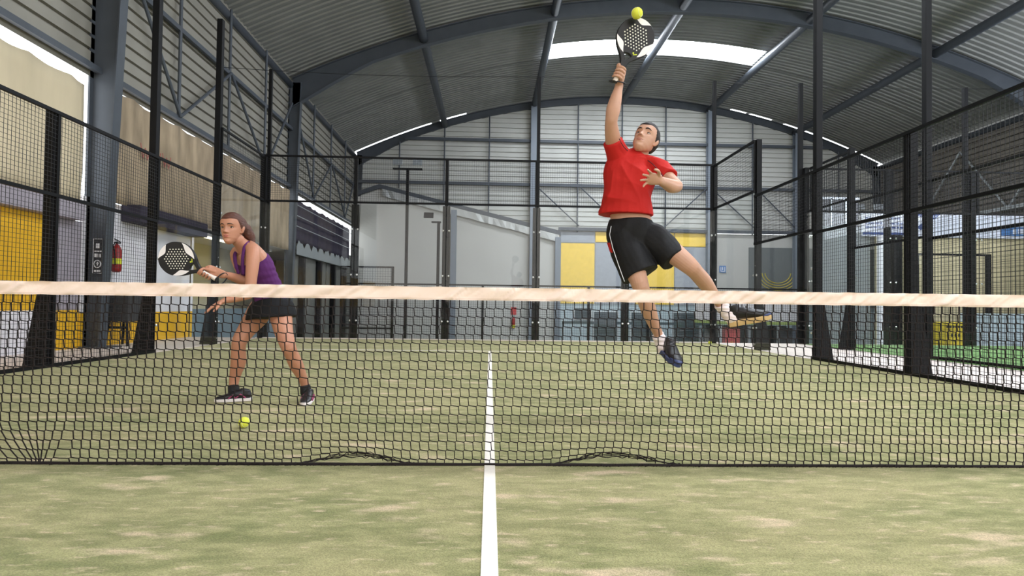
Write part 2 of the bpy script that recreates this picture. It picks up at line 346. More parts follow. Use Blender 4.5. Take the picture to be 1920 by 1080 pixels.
for i, x in enumerate((-1.82, 3.27)):
    zt = 6.3-(x+5.46)*.243; tag(MB().box(x-.14, x+.14, YE-.3, YE-.28, LOW, zt).box(x-.14, x+.14, YE-.18, YE-.16, LOW, zt).box(x-.01, x+.01, YE-.28, YE-.18, LOW, zt).build('partition_column', M['bluelt']), ['blue-grey column against the middle of the white partition', 'blue-grey column where the white partition meets the yellow mural'][i], 'steel column', 'partition columns')
p = at(963, 604, YE-.25); e = empty('fire_extinguisher', (p.x, p.y, p.z-.3), 'small distant red fire extinguisher on the white partition, seen low through the back glass', 'fire extinguisher')
MB().tube([(p.x, YE-.22, p.z+q) for q in (-.30, -.28, .16, .22, .26)], [.06, .085, .085, .05, .03], 12).build('cylinder', M['red'], e, smooth=True); MB().tube([(p.x, YE-.22, p.z-.26), (p.x, YE-.22, p.z-.14)], .088, 12).build('label_band', M['label'], e)
tag(MB().box(p.x-.13, p.x+.13, YE-.14, YE-.11, p.z+.36, p.z+.72).build('red_sign', mat('sign_red', (196, 60, 60), .6)), 'small red sign above the distant fire extinguisher', 'sign')
e = empty('mesh_gate', (-3.9, 15.6, LOW), 'black mesh gate higher than the low fence, right of the left back corner post', 'gate')
MB().box(-4.72, -4.66, 15.57, 15.63, LOW, 1.98).box(-3.13, -3.05, 15.57, 15.63, LOW, 1.98).box(-4.72, -3.05, 15.57, 15.63, 1.93, 1.98).box(-4.72, -3.05, 15.57, 15.63, .0, .05).build('frame', M['black'], e)
g = MB()
for k in range(21): g.box(-4.68+k*.08-.003, -4.68+k*.08+.003, 15.597, 15.603, LOW+.05, 1.95)
for k in range(36): g.box(-4.7, -3.08, 15.603, 15.609, LOW+.05+k*.08, LOW+.056+k*.08)
g.build('wire_mesh', M['wire'], e)
# mural panels: x0,x1,z0,z1,mat,text
mur = [(3.42, 5.1, 3.95, 4.5, 'greyp', 'small grey mural panel at the upper left corner of the mural'), (3.42, 5.1, .95, 3.92, 'yellowp', 'yellow mural panel beside the white partition'), (5.14, 7.1, 4.0, 4.5, 'yellowp', 'yellow mural strip above the grey panel, left of the player in red'),
 (5.14, 7.1, .95, 3.96, 'greyp', 'grey mural panel left of the player in red'), (7.14, 9.06, .95, 4.5, 'yellowp', 'yellow mural panel behind the player in red'), (9.1, 11.0, 3.85, 4.5, 'yellowp', 'yellow mural strip right of the player in red'),
 (9.1, 11.0, .95, 3.81, 'greyp', 'grey mural panel beside the right back corner post')]
for x0, x1, z0, z1, m, t in mur:
    tag(MB().box(x0, x1, YE-.06, YE-.02, z0, z1).build('mural_panel', M[m]), t, 'wall panel', 'mural panels')
struct(MB().box(3.34, 11.04, YE, YE+.05, .9, 4.7).build('wall_mural_backing', M['parti']), 'pale wall behind the mural panels', 'wall')
struct(MB().box(11.04, XR, YE-.05, YE, .9, 4.5).build('wall_upper', M['parti']), 'pale grey end wall right of the mural', 'wall')
e = empty('dark_wall_panel', (16, YE-.06, 2.4), 'large dark grey wall panel with painted yellow arcs', 'wall panel')
MB().box(12.8, 19.4, YE-.12, YE-.07, .95, 3.85).build('board', M['dgrey'], e)
for k in range(4):
    r = .62+.14*k
    MB().tube([(14.25+r*1.05*math.cos(t), YE-.13, 2.62+r*math.sin(t)*.85) for t in [PI*(1.02+.96*j/20) for j in range(21)]], .022, 6).build('painted_arc', mat('arc_yellow', (196, 178, 60), .7), e)
e = empty('wall_sign', (11.48, YE-.08, 2.75), 'small blue and white sign on the pale end wall', 'sign')
MB().box(11.33, 11.65, YE-.1, YE-.06, 2.58, 2.92).build('plate', M['bluebox'], e); MB().box(11.38, 11.60, YE-.11, YE-.1, 2.63, 2.66).box(11.38, 11.41, YE-.11, YE-.1, 2.66, 2.86).box(11.57, 11.60, YE-.11, YE-.1, 2.66, 2.86).box(11.46, 11.50, YE-.11, YE-.1, 2.7, 2.86).build('pictogram', M['signw'], e)
# storefront band under the mural
struct(MB().box(3.4, XR, YE-.02, YE+.05, LOW, .95).build('wall_lower', mat('pale_glazing', (176, 190, 196), .25, 0, .6)), 'pale lower wall under the mural', 'wall')
lt = [(4.15, 4.95, .2, .72, 'small louvred unit at the left, raised above the floor'), (5.1, 6.25, -.85, .55, 'louvred door left of the dangling foot'), (6.95, 8.1, -.85, .55, 'louvred door behind the shin of the player in red'), (9.05, 10.3, -.85, .55, 'louvred door right of the dangling foot'), (10.5, 11.1, -.85, .5, 'narrow louvred door by the corner post')]
for x0, x1, z0, z1, t in lt:
    e = empty('louvred_door', ((x0+x1)/2, YE-.06, z0), 'dark grey '+t, 'louvred door', 'louvred doors under the mural')
    MB().box(x0-.06, x1+.06, YE-.1, YE-.03, z0-.05, z1+.05).build('frame', M['alu'], e)
    g = MB(); z = z0+.02
    while z < z1-.06: g.prism([(x0, YE-.14, z), (x0, YE-.10, z+.05), (x0, YE-.09, z+.05), (x0, YE-.13, z)], (x1-x0, 0, 0)); z += .085
    g.box(x0, x1, YE-.12, YE-.11, z0, z1); g.build('louvres', M['louvre'], e)
tag(MB().box(3.45, 11.0, YE-.75, YE-.70, -.02, .10).box(3.45, 3.52, YE-.75, YE-.7, LOW, .1).box(10.9, 10.97, YE-.75, YE-.7, LOW, .1).build('barrier_rail', M['louvre']), 'dark horizontal barrier rail in front of the louvred doors', 'rail')
# kiosk on the right beyond the back wall
e = empty('kiosk', (12.5, 20.6, LOW), 'low white counter building with a green stripe and dark openings, beyond the right back corner', 'kiosk')
MB().box(9.35, 13.05, 20.6, 23.4, .28, 1.0).build('fascia', M['white'], e); MB().box(9.33, 13.07, 20.58, 23.4, .15, .28).build('stripe', M['green'], e)
MB().box(9.4, 13.0, 22.2, 22.3, LOW, .08).build('back_panel', M['dgrey'], e)
for x in (9.4, 10.6, 11.8, 12.9): MB().box(x, x+.09, 20.65, 20.75, LOW, .08).build('post', M['alu'], e)
tag(MB().box(9.75, 10.35, 20.9, 21.4, LOW, .0).build('cabinet', M['redbox']), 'salmon red cabinet under the white counter building', 'cabinet')
tag(MB().box(11.95, 12.6, 20.95, 21.3, -.7, .02).box(11.95, 12.0, 20.95, 21.3, LOW, -.7).box(12.55, 12.6, 20.95, 21.3, LOW, -.7).build('bench', M['seat']), 'dark storage bench under the white counter building', 'bench')
# left wall lower parts -------------------------------------------------
def tarp(y0, y1, z0, z1, m, label, x=XL+.1):
    n = int((y1-y0)*14); rows = []
    for j in range(9):
        z = z1+(z0-z1)*j/8; row = []
        for i in range(n+1):
            y = y0+(y1-y0)*i/n
            sc_ = .02*math.sin(y*PI/.36)*(1-j/8.)*(1 if j == 0 else .6)
            row.append((x+.05*noise.noise(Vector((y*2.2, z*.35, 1)))+.02*noise.noise(Vector((y*7, z*.8, 4))), y, z-(abs(math.sin(y*PI/.8))*.05 if j == 0 else 0)))
        rows.append(row)
    o = MB().grid(rows).build('tarpaulin', M[m], smooth=True); o.modifiers.new('s', 'SOLIDIFY').thickness = .008
    return tag(o, label, 'tarpaulin', 'tarpaulins on the left wall')
tarp(-2, 6.72, 2.35, 4.30, 'tarp', 'tan tarpaulin hung on the left wall, nearest the camera')
tarp(7.45, 16.2, 2.5, 4.47, 'tarp2', 'stained brown tarpaulin hung on the left wall between the two columns')
def scribble(mb, pts, w=.02):
    for a, b in zip(pts[:-1], pts[1:]): mb.bar(a, b, w, .006, up=(1, 0, 0))
sg = MB()
for k in range(3):
    y = 8.15+k*.36; X = XL+.165
    scribble(sg, [(X, y, 3.72), (X, y+.08, 3.45), (X, y+.15, 3.66), (X, y+.22, 3.45), (X, y+.3, 3.7)])
tag(sg.build('painted_letters', mat('faded_red', (168, 96, 88), .8)), 'faded red letters WWW on the brown tarpaulin', 'lettering')
tag(MB().box(XL-.05, XL+.16, -2, 6.75, 2.06, 2.34).build('wall_beam', M['lilac']), 'lilac-grey beam below the nearest tarpaulin', 'beam')
struct(MB().box(XL-.05, XL, YB, 6.1, .62, 2.06).box(XL-.05, XL, 6.4, 6.9, 0, .62).build('wall_panel', M['yellow']), 'yellow wall panels left of the near column', 'wall')
struct(MB().box(XL-.05, XL, YB, 6.4, 0, .62).build('wall_base', M['white']), 'white lower wall nearest the camera', 'wall')
struct(MB().box(XL-.06, XL-.01, 6.1, 6.92, .62, 2.06).build('wall_grey', M['lilac']), 'grey wall strip beside the near column', 'wall')
struct(MB().box(XL-.05, XL, 6.92, 10.5, .57, 2.5).build('wall_white', M['white']), 'white wall panel behind the fire extinguisher', 'wall')
struct(MB().box(XL-.05, XL, 6.92, 10.5, -.02, .57).build('wall_yellow', M['yellow']), 'yellow lower wall behind the waste bin', 'wall')
struct(MB().box(XL-2.1, XL-2.0, 10.4, 25.6, LOW, 2.9).box(XL-2.1, XL, 10.35, 10.4, LOW, 2.6).box(XL-2.1, XL, 21.0, 21.05, LOW, 2.6).build('wall_recess', M['beige']), 'warm beige wall of the recess on the left', 'wall')
struct(MB().box(XL-2.1, XL, 10.4, 21, 2.52, 2.58).build('wall_soffit', M['white']), 'pale ceiling of the recess on the left', 'ceiling')
for i, (ya, yb) in enumerate(((10.7, 13.2), (13.5, 16.0))):
    e = empty('tube_light', (XL-.4, (ya+yb)/2, 2.38), ['fluorescent tube light in the left recess, nearer one', 'fluorescent tube light in the left recess, farther one'][i], 'light', 'tube lights in the left recess')
    MB().box(XL-.48, XL-.32, ya, yb, 2.42, 2.5).build('housing', M['white'], e); MB().tube([(XL-.4, ya+.05, 2.39), (XL-.4, yb-.05, 2.39)], .022, 8).build('tube', M['tubel'], e)
struct(MB().box(XL-.04, XL+.0, 10.5, 16.2, LOW, .62).build('wall_rail', mat('petrol_panel', (104, 120, 128), .5)), 'blue-grey low wall closing the left recess', 'wall')
tag(MB().box(XL+.005, XL+.34, 7.9, 10.4, 2.22, 2.52).build('roller_box', M['dpurple']), 'dark rolled awning box above the white wall panel', 'awning')
# farthest bay: dark curtain, straps, pale valance, dark posts
tarp(16.7, 24.4, 2.85, 4.3, 'dpurple', 'dark purple curtain hung on the left wall in the farthest bay')
for k, z in enumerate((4.05, 3.7, 3.35)):
    tag(MB().tube([(XL+.24, 16.45, z), (XL+.24, 25.5, z-.03)], .016, 6).build('curtain_cable', M['alu']), '%s pale cable across the dark purple curtain' % ['top', 'middle', 'lowest'][k], 'cable', 'curtain cables')
tag(MB().grid([[(XL+.2, 16.8+i*.2, 2.86-.18*(i % 4 == 0)+.1*noise.noise(Vector((i*.6, 0, 0)))) for i in range(38)], [(XL+.2, 16.8+i*.2, 2.42) for i in range(38)]]).build('valance', M['zinc']), 'torn pale grey valance under the dark purple curtain', 'valance')
struct(MB().box(XL-.05, XL, 16.4, YE, LOW, 3.1).build('wall_far', mat('dim_grey_wall', (104, 104, 98), .7, var=.1)), 'dim grey wall under the dark curtain', 'wall')
for i, y in enumerate((17.6, 19.6, 21.6, 23.4)): tag(MB().box(XL+.02, XL+.2, y, y+.2, LOW, 2.4).build('wall_post', M['black']), 'dark post against the dim far left wall, %s from the camera' % ['first', 'second', 'third', 'fourth'][i], 'post', 'far left wall posts')
# extinguisher, sign, bin ------------------------------------------------
e = empty('fire_extinguisher', (XL+.12, 7.6, 1.3), 'red fire extinguisher with a yellow label on the white wall by the column', 'fire extinguisher')
MB().tube([(XL+.12, 7.62, z) for z in (1.28, 1.30, 1.34, 1.66, 1.72, 1.76, 1.78)], [.05, .072, .078, .078, .06, .03, .02], 16).build('cylinder', M['red'], e, smooth=True)
MB().tube([(XL+.12, 7.62, 1.42), (XL+.12, 7.62, 1.52)], .0795, 16).build('label_band', M['label'], e)
MB().box(XL+.1, XL+.14, 7.56, 7.7, 1.79, 1.81).bar((XL+.12, 7.55, 1.86), (XL+.12, 7.72, 1.82), .02, .012).tube([(XL+.12, 7.62, 1.76), (XL+.12, 7.62, 1.82)], .016, 8).build('valve', M['black'], e)
MB().tube([(XL+.12, 7.56, 1.78), (XL+.13, 7.5, 1.74), (XL+.15, 7.52, 1.6), (XL+.15, 7.54, 1.4)], .01, 6).build('hose', M['black'], e)
e = empty('extinguisher_sign', (-6.48, 6.99, 1.5), 'tall black safety sign with a white circle on the near column', 'sign')
X0, X1, YY = -6.56, -6.40, 6.99
MB().box(X0, X1, YY-.012, YY, 1.22, 1.8).build('plate', M['sign'], e)
g = MB().box(X0+.02, X1-.02, YY-.016, YY-.012, 1.58, 1.6).box(X0+.05, X1-.05, YY-.016, YY-.012, 1.64, 1.72).box(X0+.03, X0+.08, YY-.016, YY-.012, 1.49, 1.55).box(X0+.1, X1-.03, YY-.016, YY-.012, 1.49, 1.55).box(X0+.03, X1-.03, YY-.016, YY-.012, 1.25, 1.28)
for a in (X0+.004, X1-.01): g.box(a, a+.006, YY-.016, YY-.012, 1.225, 1.795)
for z in (1.225, 1.79): g.box(X0+.004, X1-.004, YY-.016, YY-.012, z, z+.006)
xc = (X0+X1)/2; g.tube([(xc+.055*math.cos(t), YY-.015, 1.38+.06*math.sin(t)) for t in [2*PI*j/24 for j in range(24)]], .008, 6, closed=True).bar((xc, YY-.015, 1.35), (xc, YY-.015, 1.415), .02, .006, up=(0, 1, 0)).bar((xc-.02, YY-.015, 1.39), (xc+.02, YY-.015, 1.39), .012, .006, up=(0, 1, 0))
g.build('pictogram', M['signw'], e)
e = empty('waste_bin', (-6.40, 7.65, 0), 'dark grey waste bin on a yellow-backed stand by the left wall', 'waste bin')
bx, by = -6.40, 7.62
g = MB().prism([(bx-.19, by-.23, .42), (bx+.19, by-.23, .42), (bx+.23, by-.26, .98), (bx-.23, by-.26, .98)], (0, .5, 0)); g.build('body', M['bin'], e, bevel=.02)
MB().box(bx-.25, bx+.25, by-.29, by+.27, .98, 1.06).build('lid', M['bin'], e, bevel=.02)
for sx in (-1, 1):
    for sy in (-1, 1): MB().bar((bx+sx*.15, by+sy*.2, .44), (bx+sx*.19, by+sy*.24, 0), .035, .035).build('leg', M['black'], e)
MB().box(bx-.17, bx+.17, by-.24, by-.21, .3, .34).build('crossbar', M['black'], e)
# floodlights beyond the back glass -------------------------------------
def flood(x, y, z, label, zb=LOW, two=True):
    e = empty('floodlight_pole', (x, y, zb), label, 'floodlight', 'floodlight poles')
    MB().box(x-.06, x+.06, y-.06, y+.06, zb, z).build('pole', M['black'], e)
    MB().box(x-(.62 if two else .3), x+(.62 if two else .1), y-.1, y+.1, z, z+.05).build('crossarm', M['black'], e)
    for k in ((-1, 1) if two else (-1,)):
        h = MB(); h.prism([(x+k*.42-.2, y-.2, z+.18), (x+k*.42+.2, y-.2, z+.18), (x+k*.42+.2, y-.1, z+.42), (x+k*.42-.2, y-.1, z+.42)], (0, .12, 0)).build('lamp_head', M['alu'] if two else M['black'], e)
flood(-3.6, 22, 6.55, 'black floodlight pole seen through the back glass, left of the middle post'); flood(-2.25, 22.0, 4.3, 'shorter black lamp pole just left of the middle back post', two=False)
flood(15.5, 20.5, 4.75, 'black floodlight pole beyond the neighbouring court')
# low mesh fence beyond the court
def wires(g, axis, c, a0, a1, z0, z1, step, r, dc=0):
    n = int((a1-a0)/step)
    for i in range(n+1):
        a = a0+i*step
        if axis == 'y': g.box(c-r, c+r, a-r, a+r, z0, z1)
        else: g.box(a-r, a+r, c-r, c+r, z0, z1)
    n = int((z1-z0)/step)
    for i in range(n+1):
        z = z0+i*step
        if axis == 'y': g.box(c+r, c+3*r, a0, a1, z-r, z+r)
        else: g.box(a0, a1, c+r, c+3*r, z-r, z+r)
    return g
FY = 16.0; ft = [-4.75, -.25, 3.2, 5.15, 10.5]
for i in range(4):
    e = empty('low_fence_panel', ((ft[i]+ft[i+1])/2, FY, LOW), 'low black mesh fence panel beyond the back glass, %s from the left' % ['first', 'second', 'third', 'fourth'][i], 'fence panel', 'low fence beyond the court')
    g = MB(); g.box(ft[i], ft[i+1]-.041, FY-.02, FY+.02, 1.42, 1.47).box(ft[i], ft[i+1]-.041, FY-.02, FY+.02, LOW+.05, LOW+.09).box(ft[i]-.04, ft[i]+.04, FY-.04, FY+.04, LOW, 1.47); g.build('frame', M['black'], e)
    wires(MB(), 'x', FY, ft[i], ft[i+1]-.045, LOW+.05, 1.45, .075, .003).build('wire_mesh', M['wire'], e)
# ------------------------------------------------------------------ court enclosures
SZ = 2.94
def post(x, y, h, side, label, grp, w=.10):
    e = empty('fence_post', (x, y, 0), label, 'fence post', grp)
    MB().box(x-w/2, x+w/2, y-w/2, y+w/2, 0, h).build('shaft', M['black'], e, bevel=.004)
    if side:
        a = x+side*w/2; g = MB().prism([(a, y-.03, 1.15), (a, y-.03, 0.01), (a+side*.19, y-.03, 0.01), (a+side*.17, y-.03, .12)], (0, .06, 0)); g.build('brace', M['black'], e)
        b = MB()
        for z in (.12, .5, 1.6, 2.2):
            if z < h: b.ball((x-side*(w/2+.002), y, z), .009, 8, 6)
        b.build('bolt_heads', M['bolt'], e)
    return e
def mesh_panel(axis, c, a0, a1, z0, z1, label, grp, rails=(), step=.05):
    e = empty('mesh_panel', (c, (a0+a1)/2, z0) if axis == 'y' else ((a0+a1)/2, c, z0), label, 'mesh panel', grp)
    g = MB()
    for z in (z0+.015, z1-.02, *rails):
        t = .02 if z != z0+.015 else .02
        if axis == 'y': g.box(c-.018, c+.018, a0, a1, z-t, z+t)
        else: g.box(a0, a1, c-.018, c+.018, z-t, z+t)
    for a in (a0+.012, a1-.012):
        if axis == 'y': g.box(c-.012, c+.012, a-.01, a+.01, z0, z1)
        else: g.box(a-.01, a+.01, c-.012, c+.012, z0, z1)
    g.build('frame', M['black'], e); wires(MB(), axis, c, a0, a1, z0, z1, step, .0018).build('wire_mesh', M['wire'], e)
    return e
def glass_panel(axis, c, a0, a1, z1, label, grp):
    e = empty('glass_panel', (c, (a0+a1)/2, 0) if axis == 'y' else ((a0+a1)/2, c, 0), label, 'glass panel', grp)
    g = MB(); k = .006
    if axis == 'y': g.box(c-k, c+k, a0+.01, a1-.01, .03, z1)
    else: g.box(a0+.01, a1-.01, c-k, c+k, .03, z1)
    g.build('pane', M['glass'], e)
    b = MB()
    for a in (a0+.065, a1-.065):
        for z in (.42, 1.42, 2.42):
            if z < z1: b.ball((c, a, z) if axis == 'y' else (a, c, z), (.012, .022, .022) if axis == 'y' else (.022, .012, .022), 10, 6)
    b.build('fixings', M['bolt'], e)
    return e
on_ = {-1: 'left', 1: 'right'}
pn = {0: 'at the net line', 2: 'two metres behind the net', 4: 'nearest in view', 6: 'tall one in the middle of the fence', 8: 'where the side glass steps up'}
for s in (-1, 1):
    X = s*5.05; S = on_[s]
    for y in (0, 2, 4, 6, 8):
        h = {0: SZ, 2: SZ, 4: SZ, 6: 6.3, 8: 6.0 if s < 0 else 4.0}[y]
        post(X, y, h, s, 'black steel fence post on the %s side, %s' % (S, pn[y]), 'posts of the %s court fence' % S)
        if y < 6: mesh_panel('y', X-s*.069, y, y+2, .02, SZ, 'black wire mesh panel of the %s fence, %s' % (S, ['beside the net', 'second behind the net', 'just before the side glass'][y//2]), 'mesh panels of the %s fence' % S, rails=(1.97,))
    mesh_panel('y', X-s*.069, 6, 8, 2.0, SZ, 'wire mesh strip above the low side glass on the %s' % S, 'mesh panels of the %s fence' % S)
    mesh_panel('y', X-s*.069, 8, 10, 3.0, 4.0, 'wire mesh strip above the tall corner glass on the %s' % S, 'mesh panels of the %s fence' % S)
    glass_panel('y', X-s*.058, 6, 8, 2.0, 'low side glass panel on the %s' % S, 'side glass'); glass_panel('y', X-s*.058, 8, 10, 3.0, 'tall side glass panel in the %s back corner' % S, 'side glass')
bn = ['left corner of the back wall', 'second from the left', 'third from the left', 'fourth from the left, behind the player in red', 'fifth from the left, behind the shin', 'right corner of the back wall']
for i, x in enumerate((-5.0, -3, -1, 1, 3, 5.0)):
    o = post(x, 10.06, 4.0, 0, 'black steel back wall post, '+bn[i], 'posts of the back wall', w=.07 if 0 < i < 5 else .12)
    if 0 < i < 5: MB().box(x-.082, x+.082, 10.03, 10.09, 0, 2.97).build('glass_clamp', M['black'], o)
for i, x in enumerate((-5, -3, -1, 1, 3)):
    q = ['leftmost', 'second from the left', 'middle', 'fourth from the left', 'rightmost'][i]
    glass_panel('x', 10.0, x, x+2, 2.97, 'back wall glass panel, '+q, 'back wall glass'); mesh_panel('x', 10.03, x, x+2, 3.0, 4.03, 'wire mesh panel above the back glass, '+q, 'back wall mesh', rails=(3.5,) if 0 else ())
for x, t in ((-4.93, 'at the left back corner'), (1.03, 'in the middle of the back wall'), (5.03, 'at the right back corner')):
    tag(MB().box(x-.035, x+.035, 10.1, 10.17, 0, 5.95).build('tall_pole', M['black']), 'thin black pole rising above the back mesh '+t, 'pole', 'tall poles of the back wall')
tag(MB().tube([(XL+.5, 10.13, 5.98)]+[(x, 10.13, 5.93-.05*math.sin((x+5)*.6)) for x in range(-5, 18, 2)], .006, 5).build('safety_cable', M['wire']), 'thin cable strung between the tops of the tall poles', 'cable')
# neighbouring court
NX = 7.12; NO = .42
for y, h in ((-2, SZ), (0, SZ), (2, SZ), (4, SZ), (6, 6.2), (8, 4.0)):
    post(NX, y+NO, h, -1, 'black fence post of the neighbouring court, '+{-2: 'before the net line', 0: 'at its net', 2: 'second from its net', 4: 'third from its net', 6: 'the tall one', 8: 'beside its corner glass'}[y], 'posts of the neighbouring fence')
for y in (-2, 0, 2, 4, 6): mesh_panel('y', NX+.069, y+NO, y+NO+2, .02 if y < 6 else 2, SZ, 'wire mesh panel of the neighbouring court fence, '+{-2: 'before its net', 0: 'first behind its net', 2: 'second behind its net', 4: 'third behind its net', 6: 'above its low glass'}[y], 'mesh panels of the neighbouring fence', rails=(1.97,) if y < 6 else (), step=.06)
mesh_panel('y', NX+.069, 8+NO, 10, 3, 4, 'wire mesh strip above the corner glass of the neighbouring court', 'mesh panels of the neighbouring fence', step=.06)
glass_panel('y', NX+.058, 6+NO, 8+NO, 2, 'low side glass of the neighbouring court', 'neighbouring glass'); glass_panel('y', NX+.058, 8+NO, 10, 3, 'tall corner glass of the neighbouring court', 'neighbouring glass')
for i, x in enumerate((7.12, 9, 11, 13, 15, 17.1)):
    post(x, 10.06, 4.0, 0, 'black back wall post of the neighbouring court, %s from the left' % ['first', 'second', 'third', 'fourth', 'fifth', 'sixth'][i], 'back posts of the neighbouring court', w=.1)
for i, x in enumerate((7.1, 9.1, 11.1, 13.1, 15.1)):
    q = ['leftmost', 'second', 'middle', 'fourth', 'rightmost'][i]
    glass_panel('x', 10.0, x, x+2, 2.97, 'back glass panel of the neighbouring court, '+q, 'neighbouring glass'); mesh_panel('x', 10.03, x, x+2, 3, 4, 'wire mesh above the back glass of the neighbouring court, '+q, 'neighbouring back mesh', step=.06)
for x, t in ((7.04, 'at its left back corner'), (10.92, 'in the middle of its back wall')): tag(MB().box(x-.045, x+.045, 10.12, 10.2, 0, 5.97).build('tall_pole', M['black']), 'thin black pole of the neighbouring court '+t, 'pole', 'tall poles of the neighbouring court')
# mezzanine building on the right
struct(MB().box(13.56, XR, 17.0, 17.2, LOW, 3.4).build('wall_inner', M['beige']), 'beige wall under the banner on the right', 'wall')
e = empty('banner', (16, 16.95, 3.8), 'long white banner with blue writing and a blue block on the right', 'banner')
MB().box(12.9, XR-.15, 16.9, 16.99, 3.38, 4.22).build('sheet', M['ban'], e)
g = MB()
for r_ in (3.98, 3.8, 3.66):
    x = 13.02
    while x < 14.3:
        wd = random.uniform(.05, .14); g.box(x, x+wd, 16.88, 16.9, r_, r_+.07); x += wd+.05
g.box(12.92, 14.6, 16.88, 16.9, 3.44, 3.52)
g.prism([(14.7, 16.89, 4.18), (15.7, 16.89, 4.18), (15.5, 16.89, 4.02), (15.2, 16.89, 4.02)], (0, .01, 0)); g.prism([(14.85, 16.89, 3.72), (15.1, 16.89, 3.9), (15.2, 16.89, 3.78), (15.0, 16.89, 3.62)], (0, .01, 0)); g.build('writing', M['bluew'], e)
MB().box(17.9, 19.4, 16.88, 16.9, 3.48, 3.78).build('blue_block', M['bluebox'], e)
g = MB(); x = 18.3
for wd in (.12, .03, .12, .12, .12): g.box(x, x+wd, 16.865, 16.88, 3.54, 3.72); x += wd+.06
g.build('figures', M['ban'], e)
tag(MB().box(13.32, 13.55, 16.6, 16.75, LOW, 3.38).build('light_leak', mat('leak_white', (250, 250, 255), .5)), 'slim white strip for light leaking in under the left end of the banner', 'column')  # white strip standing in for a light leak
tag(MB().box(13.75, 14.05, 16.5, 16.8, LOW, 3.38).build('dark_column', M['black']), 'dark column beside the white light-leak strip', 'column')
o = MB(); rows = [[(11.5+.04*i, 17.03+(.03 if i % 2 else 0), LOW) for i in range(46)], [(11.5+.04*i, 17.03+(.03 if i % 2 else 0), 3.72) for i in range(46)]]
o.grid(rows); o = o.build('corrugated_sheet', M['zinc']); o.modifiers.new('s', 'SOLIDIFY').thickness = .006; tag(o, 'pale corrugated sheet standing left of the banner', 'metal sheet')
e = empty('upper_window', (12.2, 17.3, 3.8), 'dark upper window with pale mullions above the corrugated sheet', 'window')
MB().box(11.5, 13.0, 17.25, 17.3, 3.75, 4.75).build('pane', mat('dark_pane', (52, 52, 54), .2), e)
MB().box(11.5, 13.0, 17.2, 17.26, 4.7, 4.78).box(11.5, 11.56, 17.2, 17.26, 3.75, 4.75).box(11.98, 12.03, 17.2, 17.26, 3.75, 4.75).box(12.5, 12.55, 17.2, 17.26, 3.75, 4.75).build('mullions', M['alu'], e)
tag(MB().box(XR-.3, XR-.1, 4, YE-.5, 4.62, 4.75).build('wall_rail', M['alu']), 'pale metal strip for the bright window gap along the right wall', 'rail')  # stands in for the bright line of light in a window gap
for i, (y0, y1) in enumerate(((16, 18.2), (20.4, 18.2), (20.4, 22.8))): rod('wall_brace', (XR-.15, y0, 7.4), (XR-.15, y1, 4.7), .04, 'bright diagonal brace on the right wall, %s from the camera' % ['first', 'second', 'third'][i], 'brace', 'right wall braces', m='alu')
# far frame of the court beyond, and yellow crate
e = empty('gate_frame', (15.6, 15.5, LOW), 'black door frame standing beyond the neighbouring court', 'gate frame')
MB().box(13.35, 13.5, 15, 15.08, LOW, 2.62).build('jamb', M['black'], e); MB().box(15.7, 15.85, 15, 15.08, LOW, 2.62).build('jamb', M['black'], e); MB().box(13.35, 15.85, 15, 15.08, 2.56, 2.62).build('lintel', M['black'], e)
e = empty('yellow_box', (10.9, 11.3, 0), 'yellow box with dark lettering beyond the neighbouring court', 'box')
MB().box(11.25, 11.85, 11.2, 11.6, LOW, .52).build('body', mat('box_yellow', (214, 190, 50), .6), e, bevel=.01)
g = MB()
for k in range(7): g.box(11.3+k*.075, 11.3+k*.075+.05, 11.19, 11.2, .38, .44)
for k in range(3): g.box(11.42+k*.09, 11.42+k*.09+.05, 11.19, 11.2, .16, .24)
g.build('lettering', M['sign'], e)
tag(MB().box(10.6, 11.2, 11.5, 11.55, LOW, .6).box(11.95, 17.0, 11.5, 11.55, LOW, .75).build('glazed_screen', mat('pale_screen', (178, 192, 204), .3, 0, .6)), 'pale blue glazed screen beyond the neighbouring court', 'screen')
# ------------------------------------------------------------------ the net
NT = .86
e = empty('court_net', (0, 0, 0), 'black knotted net with a pale tape hung across the foreground', 'net')
n = 2400; rows = []
for j in range(7):
    z = NT-.062*j/6; row = []
    for i in range(n+1):
        x = -5+10*i/n
        dgl = x+ (NT-z)*1.0
        wr_ = noise.noise(Vector((dgl*9, z*10, 0)))*.006+noise.noise(Vector(((x+(NT-z)*1.4)*26, z*6, 3)))*.004
        edge = 1 if 0 < j < 6 else .3
        cv = noise.noise(Vector(((x+(NT-z)*.9)*7.5+.6*noise.noise(Vector((x*3, 0, 8))), z*3, 11))); wr_ += .0016*max(0, 1-abs(cv)*9)-.0012*max(0, 1-abs(cv-.12)*9)
        zz = z+(.0025*noise.noise(Vector((x*14, 7, 0))) if j in (0, 6) else 0)
        row.append((x, -.008+wr_*edge*3.6, zz))
    rows.append(row)
back = [[(p[0], .012, p[2]) for p in r] for r in rows]
g = MB().grid(rows).grid([rows[0], back[0]]).grid(back).grid([back[-1], rows[-1]]); g.build('tape', M['tape'], e, smooth=True)
MB().box(-5, 5, -.0145, -.0125, NT-.0555, NT-.0545).build('tape_seam', mat('seam_thread', (205, 180, 160), .8), e)
CELL = .0425; NR = 20; g = MB()
